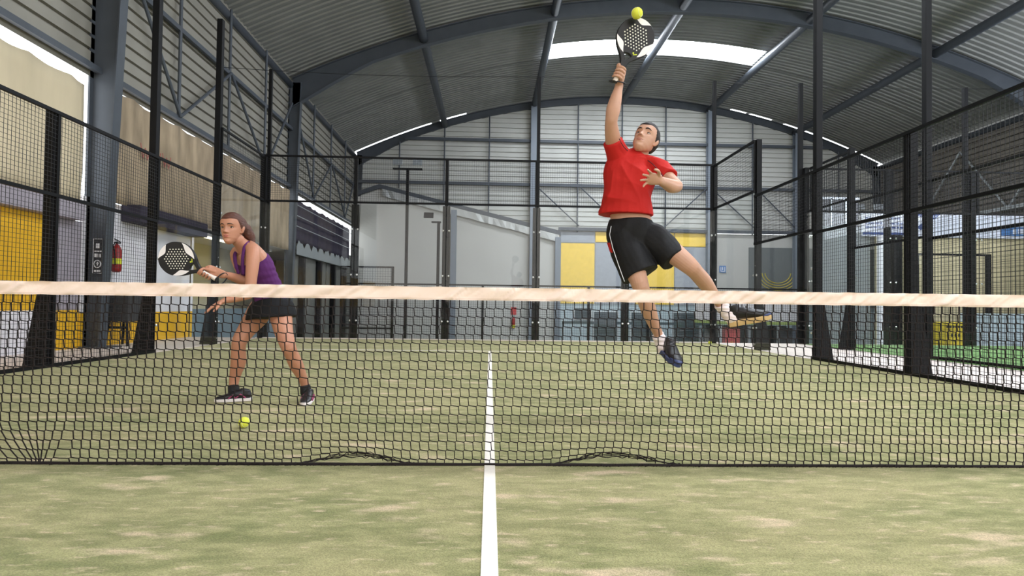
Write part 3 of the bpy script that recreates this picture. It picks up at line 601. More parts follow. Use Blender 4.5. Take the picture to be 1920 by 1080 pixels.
def defo(x, z):
    k = (NT-.06-z)
    x2 = x-.075*k; z2 = z; y2 = .002+.006*noise.noise(Vector((x*1.5, z*2, 9)))
    x2 += .004*noise.noise(Vector((x*5, z*7, 0))); z2 += .003*noise.noise(Vector((x*4, z*8, 5)))
    # gather near the left
    t = max(0, 1-z/.22); xg = -2.02
    dx = x-xg
    wg = .34 if dx < 0 else .12
    if abs(dx) < wg and t > 0: x2 -= dx*min(1, t*1.15)**1.6*.93*(1-abs(dx)/wg)**.6; y2 -= .02*t*(1-abs(dx)/wg)
    # lifted folds above the ground
    for xf, wf, hf in ((-.62, .34, .05), (.62, .38, .055)):
        q = (x-xf)/wf
        if abs(q) < 1 and z < .16:
            b = math.cos(q*PI/2)**2*max(0, 1-z/.16); z2 += hf*b*(1-z/.16)*.8; y2 += .05*b
    return (x2, y2, max(z2, .018))
rr = .0028
for j in range(int(10/CELL)+1):
    x = -5+j*CELL; pts = []
    for i in range(NR+1):
        z = NT-.058-i*CELL
        if z < 0: break
        if i: pts += [defo(x+.0030, z+.0030), defo(x-.0030, z-.0030)]
        else: pts.append(defo(x, z))
    pts.append(defo(x, .006)); g.tube(pts, rr, 4)
for i in range(1, NR+1):
    z = NT-.058-i*CELL
    if z < 0: break
    for j in range(int(10/CELL)):
        x = -5+j*CELL; g.tube([defo(x+.0030, z+.0030), defo(x+CELL*.5, z-.0008), defo(x+CELL-.0030, z-.0030)], rr, 4, cap=False)
g.build('netting', M['cord'], e)
g = MB(); g.tube([(-5+i*.05, -.01+.006*noise.noise(Vector((i*.3, 0, 0))), .016+.003*noise.noise(Vector((i*.2, 4, 0)))) for i in range(201)], .0085, 6)
for i in range(700):
    x = -5+i*.0143
    if abs(x+.1) < .35 : continue
    h = .012+.014*abs(noise.noise(Vector((x*3, 1, 1))))
    g.tube([(x, -.012, .006), (x+.012, -.02-.01*random.random(), .012+h*random.random()), (x+.026, -.008, .01)], .0016, 3, cap=False)
g.build('bottom_cord', M['cord'], e)
for xf, wf, hf in ((-.64, .30, .045), (.60, .34, .05)):
    g = MB()
    for k in range(5):
        g.tube([(xf+wf*q/14+.006*noise.noise(Vector((q, k, 2))), -.004+.05*math.cos(q/14*PI/2)+.012*noise.noise(Vector((q*.7, k*3, 0))), .016+(hf-.006*k)*math.cos(q/14*PI/2)**2+.011*noise.noise(Vector((q*.8, k*5, 7)))) for q in range(-14, 15)], .0022, 4)
    g.build('slack_cord', M['cord'], e)
# ------------------------------------------------------------------ balls
def ball(p, label, r=.033):
    o = MB().ball(p, r, 24, 16).build('padel_ball', M['ball'], smooth=True); return tag(o, label, 'ball', 'yellow balls')
def seam(o, p, r=.0333):
    pts = []
    for i in range(64):
        t = 2*PI*i/64; a = .44; q = Vector((math.cos(t)+a*math.cos(3*t)*.5, math.sin(t)-a*math.sin(3*t)*.5, .9*math.sin(2*t))).normalized()
        pts.append(Vector(p)+q*r)
    MB().tube(pts, .0012, 5, closed=True).build('seam', mat('ball_seam', (236, 238, 190), .8), o)
p = Vector((-1.49, .8, .046)); o = ball(p, 'yellow ball lying on the turf by the feet of the crouching player in purple'); seam(o, p)
p = at(1194.5, 25, .88); o = ball(p, 'yellow ball in the air touching the top of the raised racket', .036); seam(o, p, .0363)
p = Vector((4.75, 9.6, .046)); o = ball(p, 'small yellow ball at the right back corner of the court', .036); seam(o, p, .0363)
# ------------------------------------------------------------------ soft bodies
def loft(mb, secs, side, n=22, caps=(1, 1), sub=4):
    S = []
    for s in secs: S.append((Vector(s[0]), s[1], s[2]))
    def cr(a, b, c, d, t): return .5*((2*b)+(c-a)*t+(2*a-5*b+4*c-d)*t*t+(3*b-a-3*c+d)*t*t*t)
    P = []
    for i in range(len(S)-1):
        a, b, c, d = S[max(i-1, 0)], S[i], S[i+1], S[min(i+2, len(S)-1)]
        for k in range(sub): t = k/sub; P.append(tuple(cr(a[q], b[q], c[q], d[q], t) for q in range(3)))
    P.append(S[-1]); side = Vector(side); base = len(mb.v); R = []
    def ring(p, a, b, t):
        x = side-t*side.dot(t); x.normalize(); y = t.cross(x)
        R.append([p+x*math.cos(2*PI*k/n)*a+y*math.sin(2*PI*k/n)*b for k in range(n)])
    T = [((P[min(i+1, len(P)-1)][0]-P[max(i-1, 0)][0]).normalized()) for i in range(len(P))]
    if caps[0]:
        for q in (80, 55, 28): m_ = min(P[0][1], P[0][2]); ring(P[0][0]-T[0]*m_*math.sin(math.radians(q))*caps[0], P[0][1]*math.cos(math.radians(q)), P[0][2]*math.cos(math.radians(q)), T[0])
    for i, p in enumerate(P): ring(p[0], p[1], p[2], T[i])
    if caps[1]:
        for q in (28, 55, 80): m_ = min(P[-1][1], P[-1][2]); ring(P[-1][0]+T[-1]*m_*math.sin(math.radians(q))*caps[1], P[-1][1]*math.cos(math.radians(q)), P[-1][2]*math.cos(math.radians(q)), T[-1])
    for r in R: mb.v += [tuple(v) for v in r]
    for i in range(len(R)-1):
        for k in range(n): l = (k+1) % n; mb.f.append([base+i*n+k, base+i*n+l, base+(i+1)*n+l, base+(i+1)*n+k])
    mb.f.append([base+k for k in range(n)][::-1]); mb.f.append([base+(len(R)-1)*n+k for k in range(n)])
    return mb
def fuse(mb, name, m, parent, vox=.005, smooth=4, fn=None):
    o = mb.build(name, m); r = o.modifiers.new('r', 'REMESH'); r.mode = 'VOXEL'; r.voxel_size = vox
    s = o.modifiers.new('s', 'SMOOTH'); s.factor = .5; s.iterations = smooth
    dg = bpy.context.evaluated_depsgraph_get(); me = bpy.data.meshes.new_from_object(o.evaluated_get(dg)); o.modifiers.clear(); old = o.data; o.data = me; bpy.data.meshes.remove(old)
    if fn:
        ns = [v.normal.copy() for v in me.vertices]
        for v, nn in zip(me.vertices, ns): v.co += nn*fn(v.co)
    me.shade_smooth(); me.name = name
    if not me.materials: me.materials.append(m)
    o.parent = parent; o.matrix_parent_inverse = Matrix.Translation(-parent.location)
    return o
class Frame:
    def __init__(s, c, f, u, k=1):
        s.c = Vector(c); s.f = Vector(f).normalized(); u = Vector(u); s.u = (u-s.f*u.dot(s.f)).normalized(); s.l = s.u.cross(s.f); s.k = k
    def __call__(s, x, y, z): return s.c+(s.l*x+s.f*y+s.u*z)*s.k
    def ell(s, mb, c, r, n=24, m=16):
        t = MB().ball((0, 0, 0), 1, n, m); b = len(mb.v)
        for v in t.v: mb.v.append(tuple(s(c[0]+v[0]*r[0], c[1]+v[1]*r[1], c[2]+v[2]*r[2])))
        mb.f += [[b+i for i in f] for f in t.f]
def tabl(t, z):
    if z <= t[0][0]: return t[0][1]
    for (a, p), (b, q) in zip(t[:-1], t[1:]):
        if z <= b: k = (z-a)/(b-a); return p+(q-p)*(k*k*(3-2*k)*.4+k*.6)
    return t[-1][1]
def surf(x, z, fem=False):
    yf = tabl([(-.114, .050), (-.108, .066), (-.096, .076), (-.08, .076), (-.06, .080), (-.03, .081), (0, .080), (.02, .084), (.04, .088), (.065, .085), (.09, .069), (.108, .046), (.12, .022), (.126, .0)], z)
    w = tabl([(-.114, .012), (-.106, .024), (-.09, .036 if fem else .038), (-.065, .049 if fem else .051), (-.035, .059 if fem else .061), (0, .069), (.03, .074), (.06, .075), (.085, .066), (.105, .048), (.12, .024), (.126, .004)], z)
    ym = tabl([(-.114, .035), (-.08, .022), (-.04, 0), (0, -.01), (.126, -.015)], z)
    e = .86; q = min(1, abs(x)/w); y = ym+(yf-ym)*(1-q**(2/e))**(e/2)
    G = lambda x0, z0, sx, sz, a: a*math.exp(-((abs(x)-x0)/sx)**2/2-((z-z0)/sz)**2/2)
    y += G(.031, .008, .0145, .0105, -.0105)+G(.026, .031, .018, .006, .0035)+G(.043, -.016, .016, .014, .004)
    if -.040 < z < .03:
        k = (.03-z)/.06; am = .004+.021*min(1, max(0, k))**1.3
        if z < -.029: am *= max(0, 1-(-.029-z)/.009)
        sx = .0068+.0035*max(0, k); y += am*math.exp(-(x/sx)**2/2)
    y += G(.0125, -.030, .0048, .005, .0075)+G(0, -.0515, .017, .0035, .0055)+G(0, -.0625, .015, .0045, .0065)+G(0, -.0572, .02, .0016, -.003)+G(0, -.073, .016, .004, -.003)+G(0, -.093, .014, .010, .005)
    y += G(.022, -.0575, .004, .005, -.0022)
    return y, w, ym
def head(mb, H, fem=False):
    n, m_ = 72, 76; b = len(mb.v)
    yb = lambda z: tabl([(-.114, .03), (-.09, -.004), (-.06, -.045), (-.03, -.078), (0, -.095), (.04, -.104), (.075, -.095), (.1, -.07), (.12, -.035), (.126, -.012)], z)
    for i in range(m_+1):
        z = -.114+.24*i/m_; z = max(-.114, min(.126, z))
        for k in range(n):
            t = 2*PI*k/n; c, s_ = math.cos(t), math.sin(t); _, w_, ym = surf(0, z, fem); e = .86
            x = w_*math.copysign(abs(c)**e, c)
            y = surf(x*.9999, z, fem)[0] if s_ > 0 and abs(c) < .97 else (ym-(ym-yb(z))*abs(s_)**e if s_ <= 0 else ym+(tabl([(-1, 0), (1, 0)], 0)+(surf(0, z, fem)[0]-ym))*abs(s_)**e*0+ (surf(x*.9999, z, fem)[0]-ym))
            mb.v.append(tuple(H(x, y, z)))
    for i in range(m_):
        for k in range(n): l = (k+1) % n; mb.f.append([b+i*n+k, b+i*n+l, b+(i+1)*n+l, b+(i+1)*n+k])
    mb.f.append([b+k for k in range(n)][::-1]); mb.f.append([b+m_*n+k for k in range(n)])
    for s in (-1, 1):
        loft(mb, [(H(s*.066, -.004, -.022), .006, .008), (H(s*.074, -.010, -.018), .006, .010), (H(s*.079, -.014, .002), .0065, .015), (H(s*.080, -.018, .018), .006, .014), (H(s*.076, -.014, .028), .005, .008)], H.l, n=12)
def face(H, par, lipcol, browm, fem=False, gz=(0, 0)):
    sk = mat('eye_white', (190, 178, 170), .35); ir = mat('iris_brown', (38, 25, 20), .25); S = lambda x, z, o=0: H(x, surf(x, z, fem)[0]+o, z)
    for s in (-1, 1):
        y0 = surf(s*.031, .008, fem)[0]
        g = MB(); H.ell(g, (s*.031, y0-.0035, .0078), (.0128, .0066, .0052), 18, 12); g.build('eye', sk, par, smooth=True)
        g = MB(); H.ell(g, (s*.031+gz[0], y0-.0005, .0082+gz[1]), (.0078, .0050, .0064), 14, 10); g.build('iris', ir, par, smooth=True)
        g = MB(); q = [S(s*(.013+.036*t), .0245+.0085*math.sin(PI*(.12+.75*t)), .0012) for t in [i/8 for i in range(9)]]
        g.tube(q, [.0026, .0040, .0045, .0045, .0042, .0038, .0030, .0022, .0012] if not fem else [.0018, .0028, .0032, .0032, .0030, .0027, .0022, .0015, .0010], 8); g.build('eyebrow', browm, par, smooth=True)
        g = MB(); g.tube([H(s*(.031-.0145*math.cos(t)), y0+.0018-.0055*abs(math.cos(t))**2, .0070+.0072*math.sin(t)) for t in [PI*i/10 for i in range(11)]], .0021 if not fem else .0024, 6); g.build('eyelash_line', mat('lash_dark', (52, 34, 28), .6), par, smooth=True)
    for z0, hz in ((-.0525, .0048), (-.0625, .0052)):
        rows = []
        for j in range(5):
            v = -1+2*j/4; rows.append([S(.0225*u, z0+hz*v*(1-abs(u)**1.6)*.9+(-.0575-z0)*abs(u)**2.5, .0011-.0006*abs(v)) for u in [-1+2*i/14 for i in range(15)]])
        MB().grid(rows).build('lips', mat(*lipcol), par, smooth=True)
    MB().tube([S(x, -.0574, .0004) for x in (-.0235, -.015, -.006, 0, .006, .015, .0235)], .0010, 6).build('mouth_line', mat('mouth_dark', (84, 40, 36), .6), par)
    g = MB()
    for s in (-1, 1): H.ell(g, (s*.0068, surf(0, -.028, fem)[0]-.006, -.0355), (.0030, .0045, .0018), 8, 6)
    g.build('nostrils', mat('mouth_dark', (84, 40, 36), .6), par)
def grip(mb, hp, axis, palm, wrist, r=.017, fr=.0092, sgn=1):
    axis = Vector(axis).normalized(); e1 = Vector(palm); e1 = (e1-axis*e1.dot(axis)).normalized(); e2 = axis.cross(e1)*sgn; hp = Vector(hp)
    for i, o in enumerate((-.033, -.0115, .0105, .031)):
        R = r+fr*.9; end = (225, 245, 250, 240)[i]
        P = [hp+axis*(o+.004*math.sin(math.radians(t)))+(e1*math.cos(math.radians(t))+e2*math.sin(math.radians(t)))*(R*(1.12 if t < 70 else 1.0)) for t in range(20, end, 18)]
        loft(mb, [(p, fr*(1-.12*k/len(P)), fr*(1-.12*k/len(P))) for k, p in enumerate(P)], axis, n=12, sub=2)
    k = hp+e1*(r+.014); wrist = Vector(wrist); d = (wrist-k)
    loft(mb, [(k+axis*.002+e2*.012, .040, .013), (k+e1*.006+axis*-.002, .042, .017), (k+d*.45+e1*.004, .036, .019), (wrist, .028, .022)], axis, n=20)
    P = [hp+axis*(.030+.012*(t/150))+(e1*math.cos(math.radians(-t))+e2*math.sin(math.radians(-t)))*(r+fr*1.05) for t in range(20, 185, 20)]
    loft(mb, [(k+d*.35-e2*.012, .014, .014)]+[(p, fr*1.15, fr*1.15) for p in P[1:]], axis, n=12, sub=2)
def openhand(mb, wrist, d, across, nrm, bends=(.25, .25, .25, .25), spread=(.22, .07, -.07, -.2), L=1.0, thumb=1, wr=(.028, .020)):
    d = Vector(d).normalized(); nrm = Vector(nrm); nrm = (nrm-d*nrm.dot(d)).normalized(); ac = d.cross(nrm)
    if ac.dot(Vector(across)) < 0: ac = -ac
    w_ = Vector(wrist)
    loft(mb, [(w_-d*.01, *wr), (w_+d*.03, .034*L, .018*L), (w_+d*.06, .040*L, .016*L), (w_+d*.088, .039*L, .013*L)], ac, n=22)
    for i in range(4):
        o = (.030, .010, -.010, -.029)[i]*L; Ln = (.066, .074, .069, .054)[i]*L; q = spread[i]; dd = (d*math.cos(q)+ac*math.sin(q)).normalized()
        p = w_+d*.082*L+ac*o; P = [(p-dd*.012, .0085)]; ang = 0
        for k, f in enumerate((.45, .3, .25)):
            ang += bends[i]*(1, 1.2, .9)[k]; v = dd*math.cos(ang)+nrm*math.sin(ang); P.append((p, .0086-.0007*k)); p = p+v*Ln*f
        P.append((p, .0062)); loft(mb, [(a, b, b) for a, b in P], ac, n=12, sub=3)
    t0 = w_+d*.025*L+ac*.026*thumb; t1 = t0+(d*.6+ac*.75*thumb+nrm*.35).normalized()*.04*L; t2 = t1+(d*.85+ac*.35*thumb+nrm*.35).normalized()*.032*L; t3 = t2+(d*.95+ac*.1*thumb+nrm*.3).normalized()*.024*L
    loft(mb, [(t0-d*.01, .013, .013), (t0, .014, .013), (t1, .0105, .010), (t2, .0098, .0092), (t3, .007, .007)], nrm, n=12)
def shoe(par, heel, toe, up, upm, solem, accent=None, lacem=None, collar=None, L=.285, toecap=None, hs=1.0):
    heel = Vector(heel); t = (Vector(toe)-heel).normalized(); u = Vector(up); u = (u-t*u.dot(t)).normalized(); s = t.cross(u); k = L/.285
    P = lambda a, b, c: heel+(t*a+s*b+u*c*hs)*k
    g = MB(); loft(g, [(P(.025, 0, .048), .030*k, .032*k), (P(.07, 0, .056), .035*k, .042*k), (P(.12, 0, .053), .038*k, .040*k), (P(.17, 0, .043), .042*k, .030*k), (P(.22, 0, .034), .043*k, .023*k), (P(.265, 0, .028), .033*k, .017*k)], s, n=24, caps=(.7, .8))
    loft(g, [(P(.055, 0, .05), .034*k, .045*k), (P(.055, 0, .085), .033*k, .042*k), (P(.052, 0, .10), .031*k, .038*k)], s, n=24, caps=(1, 0))
    o = fuse(g, 'shoe', upm, par, .005, 2)
    g = MB(); n = 28; prof = [(.0, .030), (.04, .036), (.1, .036), (.15, .041), (.2, .047), (.245, .041), (.275, .024), (.287, .008)]
    def outline(c, ex): return [P(a, b+ex, c) for a, b in prof]+[P(a, -b-ex, c) for a, b in prof[::-1]]
    A = [outline(.0, -.003), outline(.004, 0), outline(.022, .002), outline(.026, -.004)]; b0 = len(g.v); m_ = len(A[0])
    for r in A: g.v += [tuple(v) for v in r]
    for i in range(3):
        for q in range(m_): w2 = (q+1) % m_; g.f.append([b0+i*m_+q, b0+i*m_+w2, b0+(i+1)*m_+w2, b0+(i+1)*m_+q])
    g.f.append([b0+q for q in range(m_)][::-1]); g.f.append([b0+3*m_+q for q in range(m_)]); so = g.build('sole', solem, o); so.matrix_parent_inverse = Matrix.Identity(4)
    g = MB()
    for i in range(5):
        a = .115+.022*i; h = .094-.012*i; wdt = .022; g.tube([P(a, -wdt, h-.016), P(a+.006, 0, h), P(a+.012, wdt, h-.016)], .0028*k, 6)
    g.tube([P(.11, 0, .096), P(.10, .02, .112), P(.112, .034, .10), P(.11, 0, .096)], .002, 6).tube([P(.11, 0, .096), P(.10, -.02, .112), P(.115, -.034, .098), P(.11, 0, .096)], .002, 6)
    q = g.build('laces', lacem or upm, o)
    if accent:
        g = MB()
        for sd in (-1, 1): g.tube([P(.05, sd*.037, .03), P(.09, sd*.041, .062), P(.125, sd*.041, .03), (P(.15, sd*.042, .055)), P(.18, sd*.046, .028)], .006, 6)
        g.build('side_stripes', accent, o)
    if toecap:
        g = MB(); loft(g, [(P(.238, 0, .026), .042*k, .018*k), (P(.268, 0, .025), .035*k, .016*k), (P(.284, 0, .022), .015*k, .010*k)], s, n=20); g.build('toe_cap', toecap, o, smooth=True)
    for c_ in o.children: c_.matrix_parent_inverse = Matrix.Identity(4) if False else Matrix.Translation(-par.location).inverted().to_4x4() @ Matrix.Translation(-par.location)
    return o
def hair_cap(H, par, m, region, grow=1.0, name='hair', rad=(.081, .103, .092), c0=(0, -.02, .037)):
    t = MB().ball((0, 0, 0), 1, 56, 40); g = MB(); 
    for v in t.v:
        x, y, z = c0[0]+v[0]*rad[0], c0[1]+v[1]*rad[1], c0[2]+v[2]*rad[2]
        q = region(x, y, z); f = 1+(.035*noise.noise(Vector((x*60, y*25, z*60))))
        f = f if q > 0 else max(.82, 1+q*9)
        g.v.append(tuple(H(c0[0]+(x-c0[0])*f, c0[1]+(y-c0[1])*f, c0[2]+(z-c0[2])*f)))
    g.f = t.f; return g.build(name, m, par, smooth=True)
def ripple(amp, sc1, d1, sc2=0, amp2=0):
    d1 = Vector(d1)
    def f(c):
        q = c.dot(d1)*sc1+2.2*noise.noise(c*5); return amp*(abs(math.sin(q))-.5)*(.5+noise.noise(c*4+Vector((3, 3, 3))))+(amp2*noise.noise(c*sc2) if amp2 else 0)
    return f
# ------------------------------------------------------------------ rackets
def racket(butt, tip, normal, label, strap):
    B = Vector(butt); v = (Vector(tip)-B); L = .455; k = v.length/L; v.normalize(); n_ = Vector(normal); n_ = (n_-v*n_.dot(v)).normalized(); u = v.cross(n_)
    W = Matrix(((u.x*k, v.x*k, n_.x*k, B.x), (u.y*k, v.y*k, n_.y*k, B.y), (u.z*k, v.z*k, n_.z*k, B.z), (0, 0, 0, 1)))
    e = empty('padel_racket', B, label, 'racket', 'padel rackets')
    half = [(0, .455), (.05, .446), (.092, .418), (.118, .378), (.13, .33), (.124, .285), (.103, .24), (.075, .205), (.048, .178), (.03, .155), (.022, .135), (.018, .115), (0, .112)]
    pts = half+[(-x, y) for x, y in half[1:-1]][::-1]
    N = len(pts); out = []
    for i in range(N):
        a, b, c, d = [Vector(pts[(i+j) % N]) for j in (-1, 0, 1, 2)]
        for q in range(5): t = q/5; out.append(.5*((2*b)+(c-a)*t+(2*a-5*b+4*c-d)*t*t+(3*b-a-3*c+d)*t*t*t))
    holes = []
    for i in range(-6, 7):
        for j in range(-6, 7):
            x = i*.0215+(.01075 if j % 2 else 0); y = .325+j*.0186
            if x*x/(.088**2)+(y-.325)**2/(.088**2) < 1: holes.append((x, y))
    tri = [(-.036, .203), (0, .211), (.036, .203), (.016, .170), (0, .150), (-.016, .170)]
    def plate(name, m, loops, ex, bev=.0):
        cu_ = bpy.data.curves.new(name, 'CURVE'); cu_.dimensions = '2D'; cu_.fill_mode = 'BOTH'; cu_.extrude = ex; cu_.bevel_depth = bev; cu_.bevel_resolution = 2
        for lp in loops:
            s = cu_.splines.new('POLY'); s.points.add(len(lp)-1); s.use_cyclic_u = True
            for q, p in enumerate(lp): s.points[q].co = (p[0], p[1], 0, 1)
        t = bpy.data.objects.new('t', cu_); C.objects.link(t); me = bpy.data.meshes.new_from_object(t.evaluated_get(bpy.context.evaluated_depsgraph_get()))
        bpy.data.objects.remove(t); bpy.data.curves.remove(cu_); me.transform(W); me.materials.clear(); me.materials.append(m); me.name = name
        o = bpy.data.objects.new(name, me); C.objects.link(o); o.parent = e; o.matrix_parent_inverse = Matrix.Translation(-B); return o
    circ = lambda x, y, r, n=14: [(x+r*math.cos(2*PI*i/n), y+r*math.sin(2*PI*i/n)) for i in range(n)]
    plate('face', mat('racket_black', (14, 14, 18), .4, 0, .35), [out, tri]+[circ(x, y, .0080) for x, y in holes], .014, .004)
    plate('hole_light', mat('racket_hole_light', (240, 236, 222), .7), [circ(0, .325, .097, 32)], .0165)  # cream disc fills the holes, standing in for light through them
    def patch(a0, a1, dip):
        P = []
        for i in range(13): a = math.radians(a0+(a1-a0)*i/12); P.append((.1325*math.cos(a), .325+.1325*math.sin(a)))
        q = P[::-1][1:-1]; m_ = len(q); P += [((x)*(1-dip*math.sin(PI*(i+1)/(m_+1))), .325+(y-.325)*(1-dip*math.sin(PI*(i+1)/(m_+1)))) for i, (x, y) in enumerate(q)]
        return P
    for q in (patch(62, 118, .30), patch(196, 254, .30), patch(-62, 10, .34)): plate('white_trim', mat('racket_white', (236, 230, 230), .4), [q], .0187)
    plate('maker_mark', mat('racket_lime', (196, 206, 40), .5), [circ(.03, .222, .006), [(.034, .208), (.058, .222), (.056, .228), (.032, .214)]], .0188)
    g = MB(); T = lambda x, y, z=0: W @ Vector((x, y, z))
    q = [T(0, y) for y in (.0, .004, .03, .06, .09, .118, .125)]
    loft(g, [(p, r*k, r*k*.9) for p, r in zip(q, (.0165, .019, .0165, .0155, .0155, .016, .015))], u, n=16, caps=(0, 0)); g.build('grip_wrap', mat('grip_white', (226, 214, 204), .8, bump=.3, bscale=120), e, smooth=True)
    g = MB(); g.tube([T(0, -.004), T(0, .001)], .018*k, 14).build('butt_cap', mat('racket_black', (14, 14, 18), .4, 0, .35), e)
    MB().tube(strap, .0042, 8, closed=True).build('wrist_strap', mat('strap_black', (26, 26, 30), .7), e, smooth=True)
    return e, T, v, n_, u
# ------------------------------------------------------------------ player in red
skin_m = mat('skin_man', (190, 146, 122), .5, 0, .4, var=.05, vscale=9, sss=.12)
P0 = at(1182, 432, 1.2)
man = empty('person', P0, 'leaping person in a red shirt and black shorts reaching a racket up to the ball', 'person')
A = at; fr_ = Vector((-.25, -.95, .1)); sd = Vector((.96, -.28, .05))
g = MB()
loft(g, [(A(1187, 455, 1.2), .12, .09), (A(1184, 435, 1.2), .158, .11), (A(1181, 405, 1.2), .135, .10), (A(1178, 365, 1.2), .145, .10), (A(1180, 328, 1.21), .155, .10), (A(1187, 308, 1.22), .13, .08), (A(1195, 292, 1.21), .07, .07), (A(1203, 281, 1.20), .057, .060), (A(1207, 270, 1.20), .054, .056)], sd)
R_el = A(1147, 222, 1.03); R_wr = A(1161, 160, 1.05)
loft(g, [(A(1178, 305, 1.22), .07, .07), (A(1162, 292, 1.2), .066, .064), (A(1152, 276, 1.17), .056, .054), (A(1148, 252, 1.10), .050, .050), (A(1146, 232, 1.05), .042, .044), (R_el, .042, .043), (A(1150, 205, 1.02), .047, .044), (A(1155, 184, 1.03), .039, .036), (A(1159, 168, 1.05), .030, .027), (R_wr, .028, .024)], sd)
L_wr = A(1238, 339, .80)
loft(g, [(A(1207, 312, 1.22), .055, .055), (A(1224, 313, 1.18), .056, .056), (A(1242, 325, 1.1), .052, .052), (A(1259, 340, 1.02), .044, .046), (A(1268, 349, .97), .042, .043)], (0, 0, 1))
loft(g, [(A(1268, 350, .97), .040, .042), (A(1259, 349, .92), .045, .043), (A(1249, 344, .86), .036, .035), (L_wr, .027, .024)], (0, 0, 1))
for q in (0, 1):
    if q == 0: S_ = [(A(1168, 438, 1.2), .09, .10), (A(1178, 470, 1.17), .088, .092), (A(1190, 505, 1.11), .072, .076), (A(1200, 533, 1.05), .057, .062), (A(1206, 552, 1.07), .052, .056), (A(1215, 578, 1.13), .053, .058), (A(1226, 607, 1.19), .040, .044), (A(1237, 633, 1.24), .031, .035), (A(1243, 650, 1.24), .036, .038)]
    else: S_ = [(A(1203, 436, 1.2), .09, .10), (A(1228, 450, 1.15), .09, .09), (A(1262, 474, 1.07), .074, .077), (A(1292, 498, 1.02), .059, .062), (A(1305, 511, 1.06), .052, .056), (A(1319, 527, 1.13), .053, .056), (A(1336, 550, 1.21), .041, .044), (A(1351, 572, 1.29), .031, .035), (A(1360, 588, 1.3), .036, .038)]
    loft(g, S_, sd if q == 0 else (.5, -.3, .8))
HM = Frame(A(1209, 264.5, 1.17), (-.40, -.78, .48), (.42, .28, .86), 1.06)
head(g, HM)
# racket geometry first, to know the handle
mb_, mt_ = A(1153, 153, 1.0), A(1206, 39, .965); mv = (mt_-mb_).normalized()
hp = mb_+mv*.062
palm = Vector((.75, .45, 0)); grip(g, hp, mv, palm, R_wr, sgn=-1)
openhand(g, L_wr, A(1216, 334, .765)-L_wr, (0, 0, 1), Vector((-.2, -.6, -.3)), bends=(.18, .12, .1, .3), spread=(.42, .12, -.16, -.5), L=1.0, thumb=1, wr=(.026, .021))
fuse(g, 'body', skin_m, man, .003, 3)
face(HM, man, ('lips_man', (164, 104, 92), .5), mat('hair_man', (34, 26, 24), .7), gz=(-.001, .002))
hair_cap(HM, man, mat('hair_man', (34, 26, 24), .7, bump=.8, bscale=180), lambda x, y, z: z-(.070 if y > .045 else .070-(.045-y)*1.35 if y > .0 else max(-.055, .009+y*1.5)), rad=(.0820, .108, .1025), c0=(0, -.012, .034))
shirt_m = mat('red_shirt', (184, 36, 32), .75, 0, .2, bump=.5, bscale=14)
g = MB()
loft(g, [(A(1173, 404, 1.2), .190, .145), (A(1174, 388, 1.2), .182, .14), (A(1177, 360, 1.2), .172, .132), (A(1179, 330, 1.2), .174, .132), (A(1184, 311, 1.2), .165, .112), (A(1193, 296, 1.2), .095, .085), (A(1197, 290, 1.2), .074, .072)], sd, caps=(0, 0))
loft(g, [(A(1180, 312, 1.21), .09, .09), (A(1163, 296, 1.2), .083, .082), (A(1154, 279, 1.17), .072, .07), (A(1149, 265, 1.14), .065, .064)], sd, caps=(1, 0))
loft(g, [(A(1203, 311, 1.2), .082, .078), (A(1226, 313, 1.17), .078, .078), (A(1243, 324, 1.1), .071, .071), (A(1254, 334, 1.05), .067, .067)], (0, 0, 1), caps=(1, 0))
SH = A(1152, 292, 1.2); HP = A(1222, 400, 1.2)
def shirt_fold(c):
    d = c-SH; r = d.length; ang = math.atan2(d.x, -d.z)
    rdg = lambda q: 1-2*abs(math.sin(q*.5))**.7
    fan = rdg(ang*13+4*r+2.2*noise.noise(c*4))*min(1, max(0, (r-.12)*6))*max(0, 1-r*1.5)
    low = rdg((c.x*.8+c.z*1.1)*40+3.2*noise.noise(c*4.5))*min(1, max(0, (r-.2)*5))
    hem = min(1, max(.0, (c.z-A(1173, 404, 1.2).z-.01)*9))
    return (.003+.020*fan*(.4+abs(noise.noise(c*3)))+.024*low*(.15+1.6*max(0, noise.noise(c*4+Vector((9, 0, 0)))+.2))+.006*noise.noise(c*10))*hem
fuse(g, 'shirt', shirt_m, man, .006, 2, shirt_fold)
pip = mat('shirt_piping', (90, 20, 24), .7)
g = MB(); g.tube([A(1214, 300, 1.115), A(1223, 307, 1.08), A(1233, 317, 1.03), A(1243, 330, .975)], .003, 6).tube([A(1177, 283, 1.10), A(1170, 276, 1.085), A(1165, 268, 1.075), A(1161, 260, 1.07)], .003, 6); g.build('shirt_piping', pip, man)
shorts_m = mat('black_shorts', (24, 24, 26), .7, 0, .25, bump=.3, bscale=25)
g = MB()
loft(g, [(A(1183, 412, 1.2), .150, .115), (A(1183, 428, 1.2), .168, .13), (A(1184, 450, 1.2), .165, .13), (A(1188, 468, 1.19), .13, .11)], sd, caps=(0, 1))
loft(g, [(A(1168, 440, 1.2), .115, .118), (A(1177, 468, 1.17), .122, .12), (A(1190, 495, 1.13), .126, .118), (A(1201, 516, 1.1), .130, .115)], Vector((.83, 0, .55)), caps=(1, 0))
loft(g, [(A(1203, 438, 1.2), .11, .115), (A(1227, 452, 1.15), .112, .11), (A(1248, 470, 1.1), .104, .102), (A(1264, 487, 1.06), .094, .095)], Vector((.6, 0, .75)), caps=(1, 0))
fuse(g, 'shorts', shorts_m, man, .006, 2, lambda c: .006*math.sin((c.x*1.2-c.z*.4)*38+2.5*noise.noise(c*5))*abs(noise.noise(c*4))*1.6+.007*noise.noise(c*9))
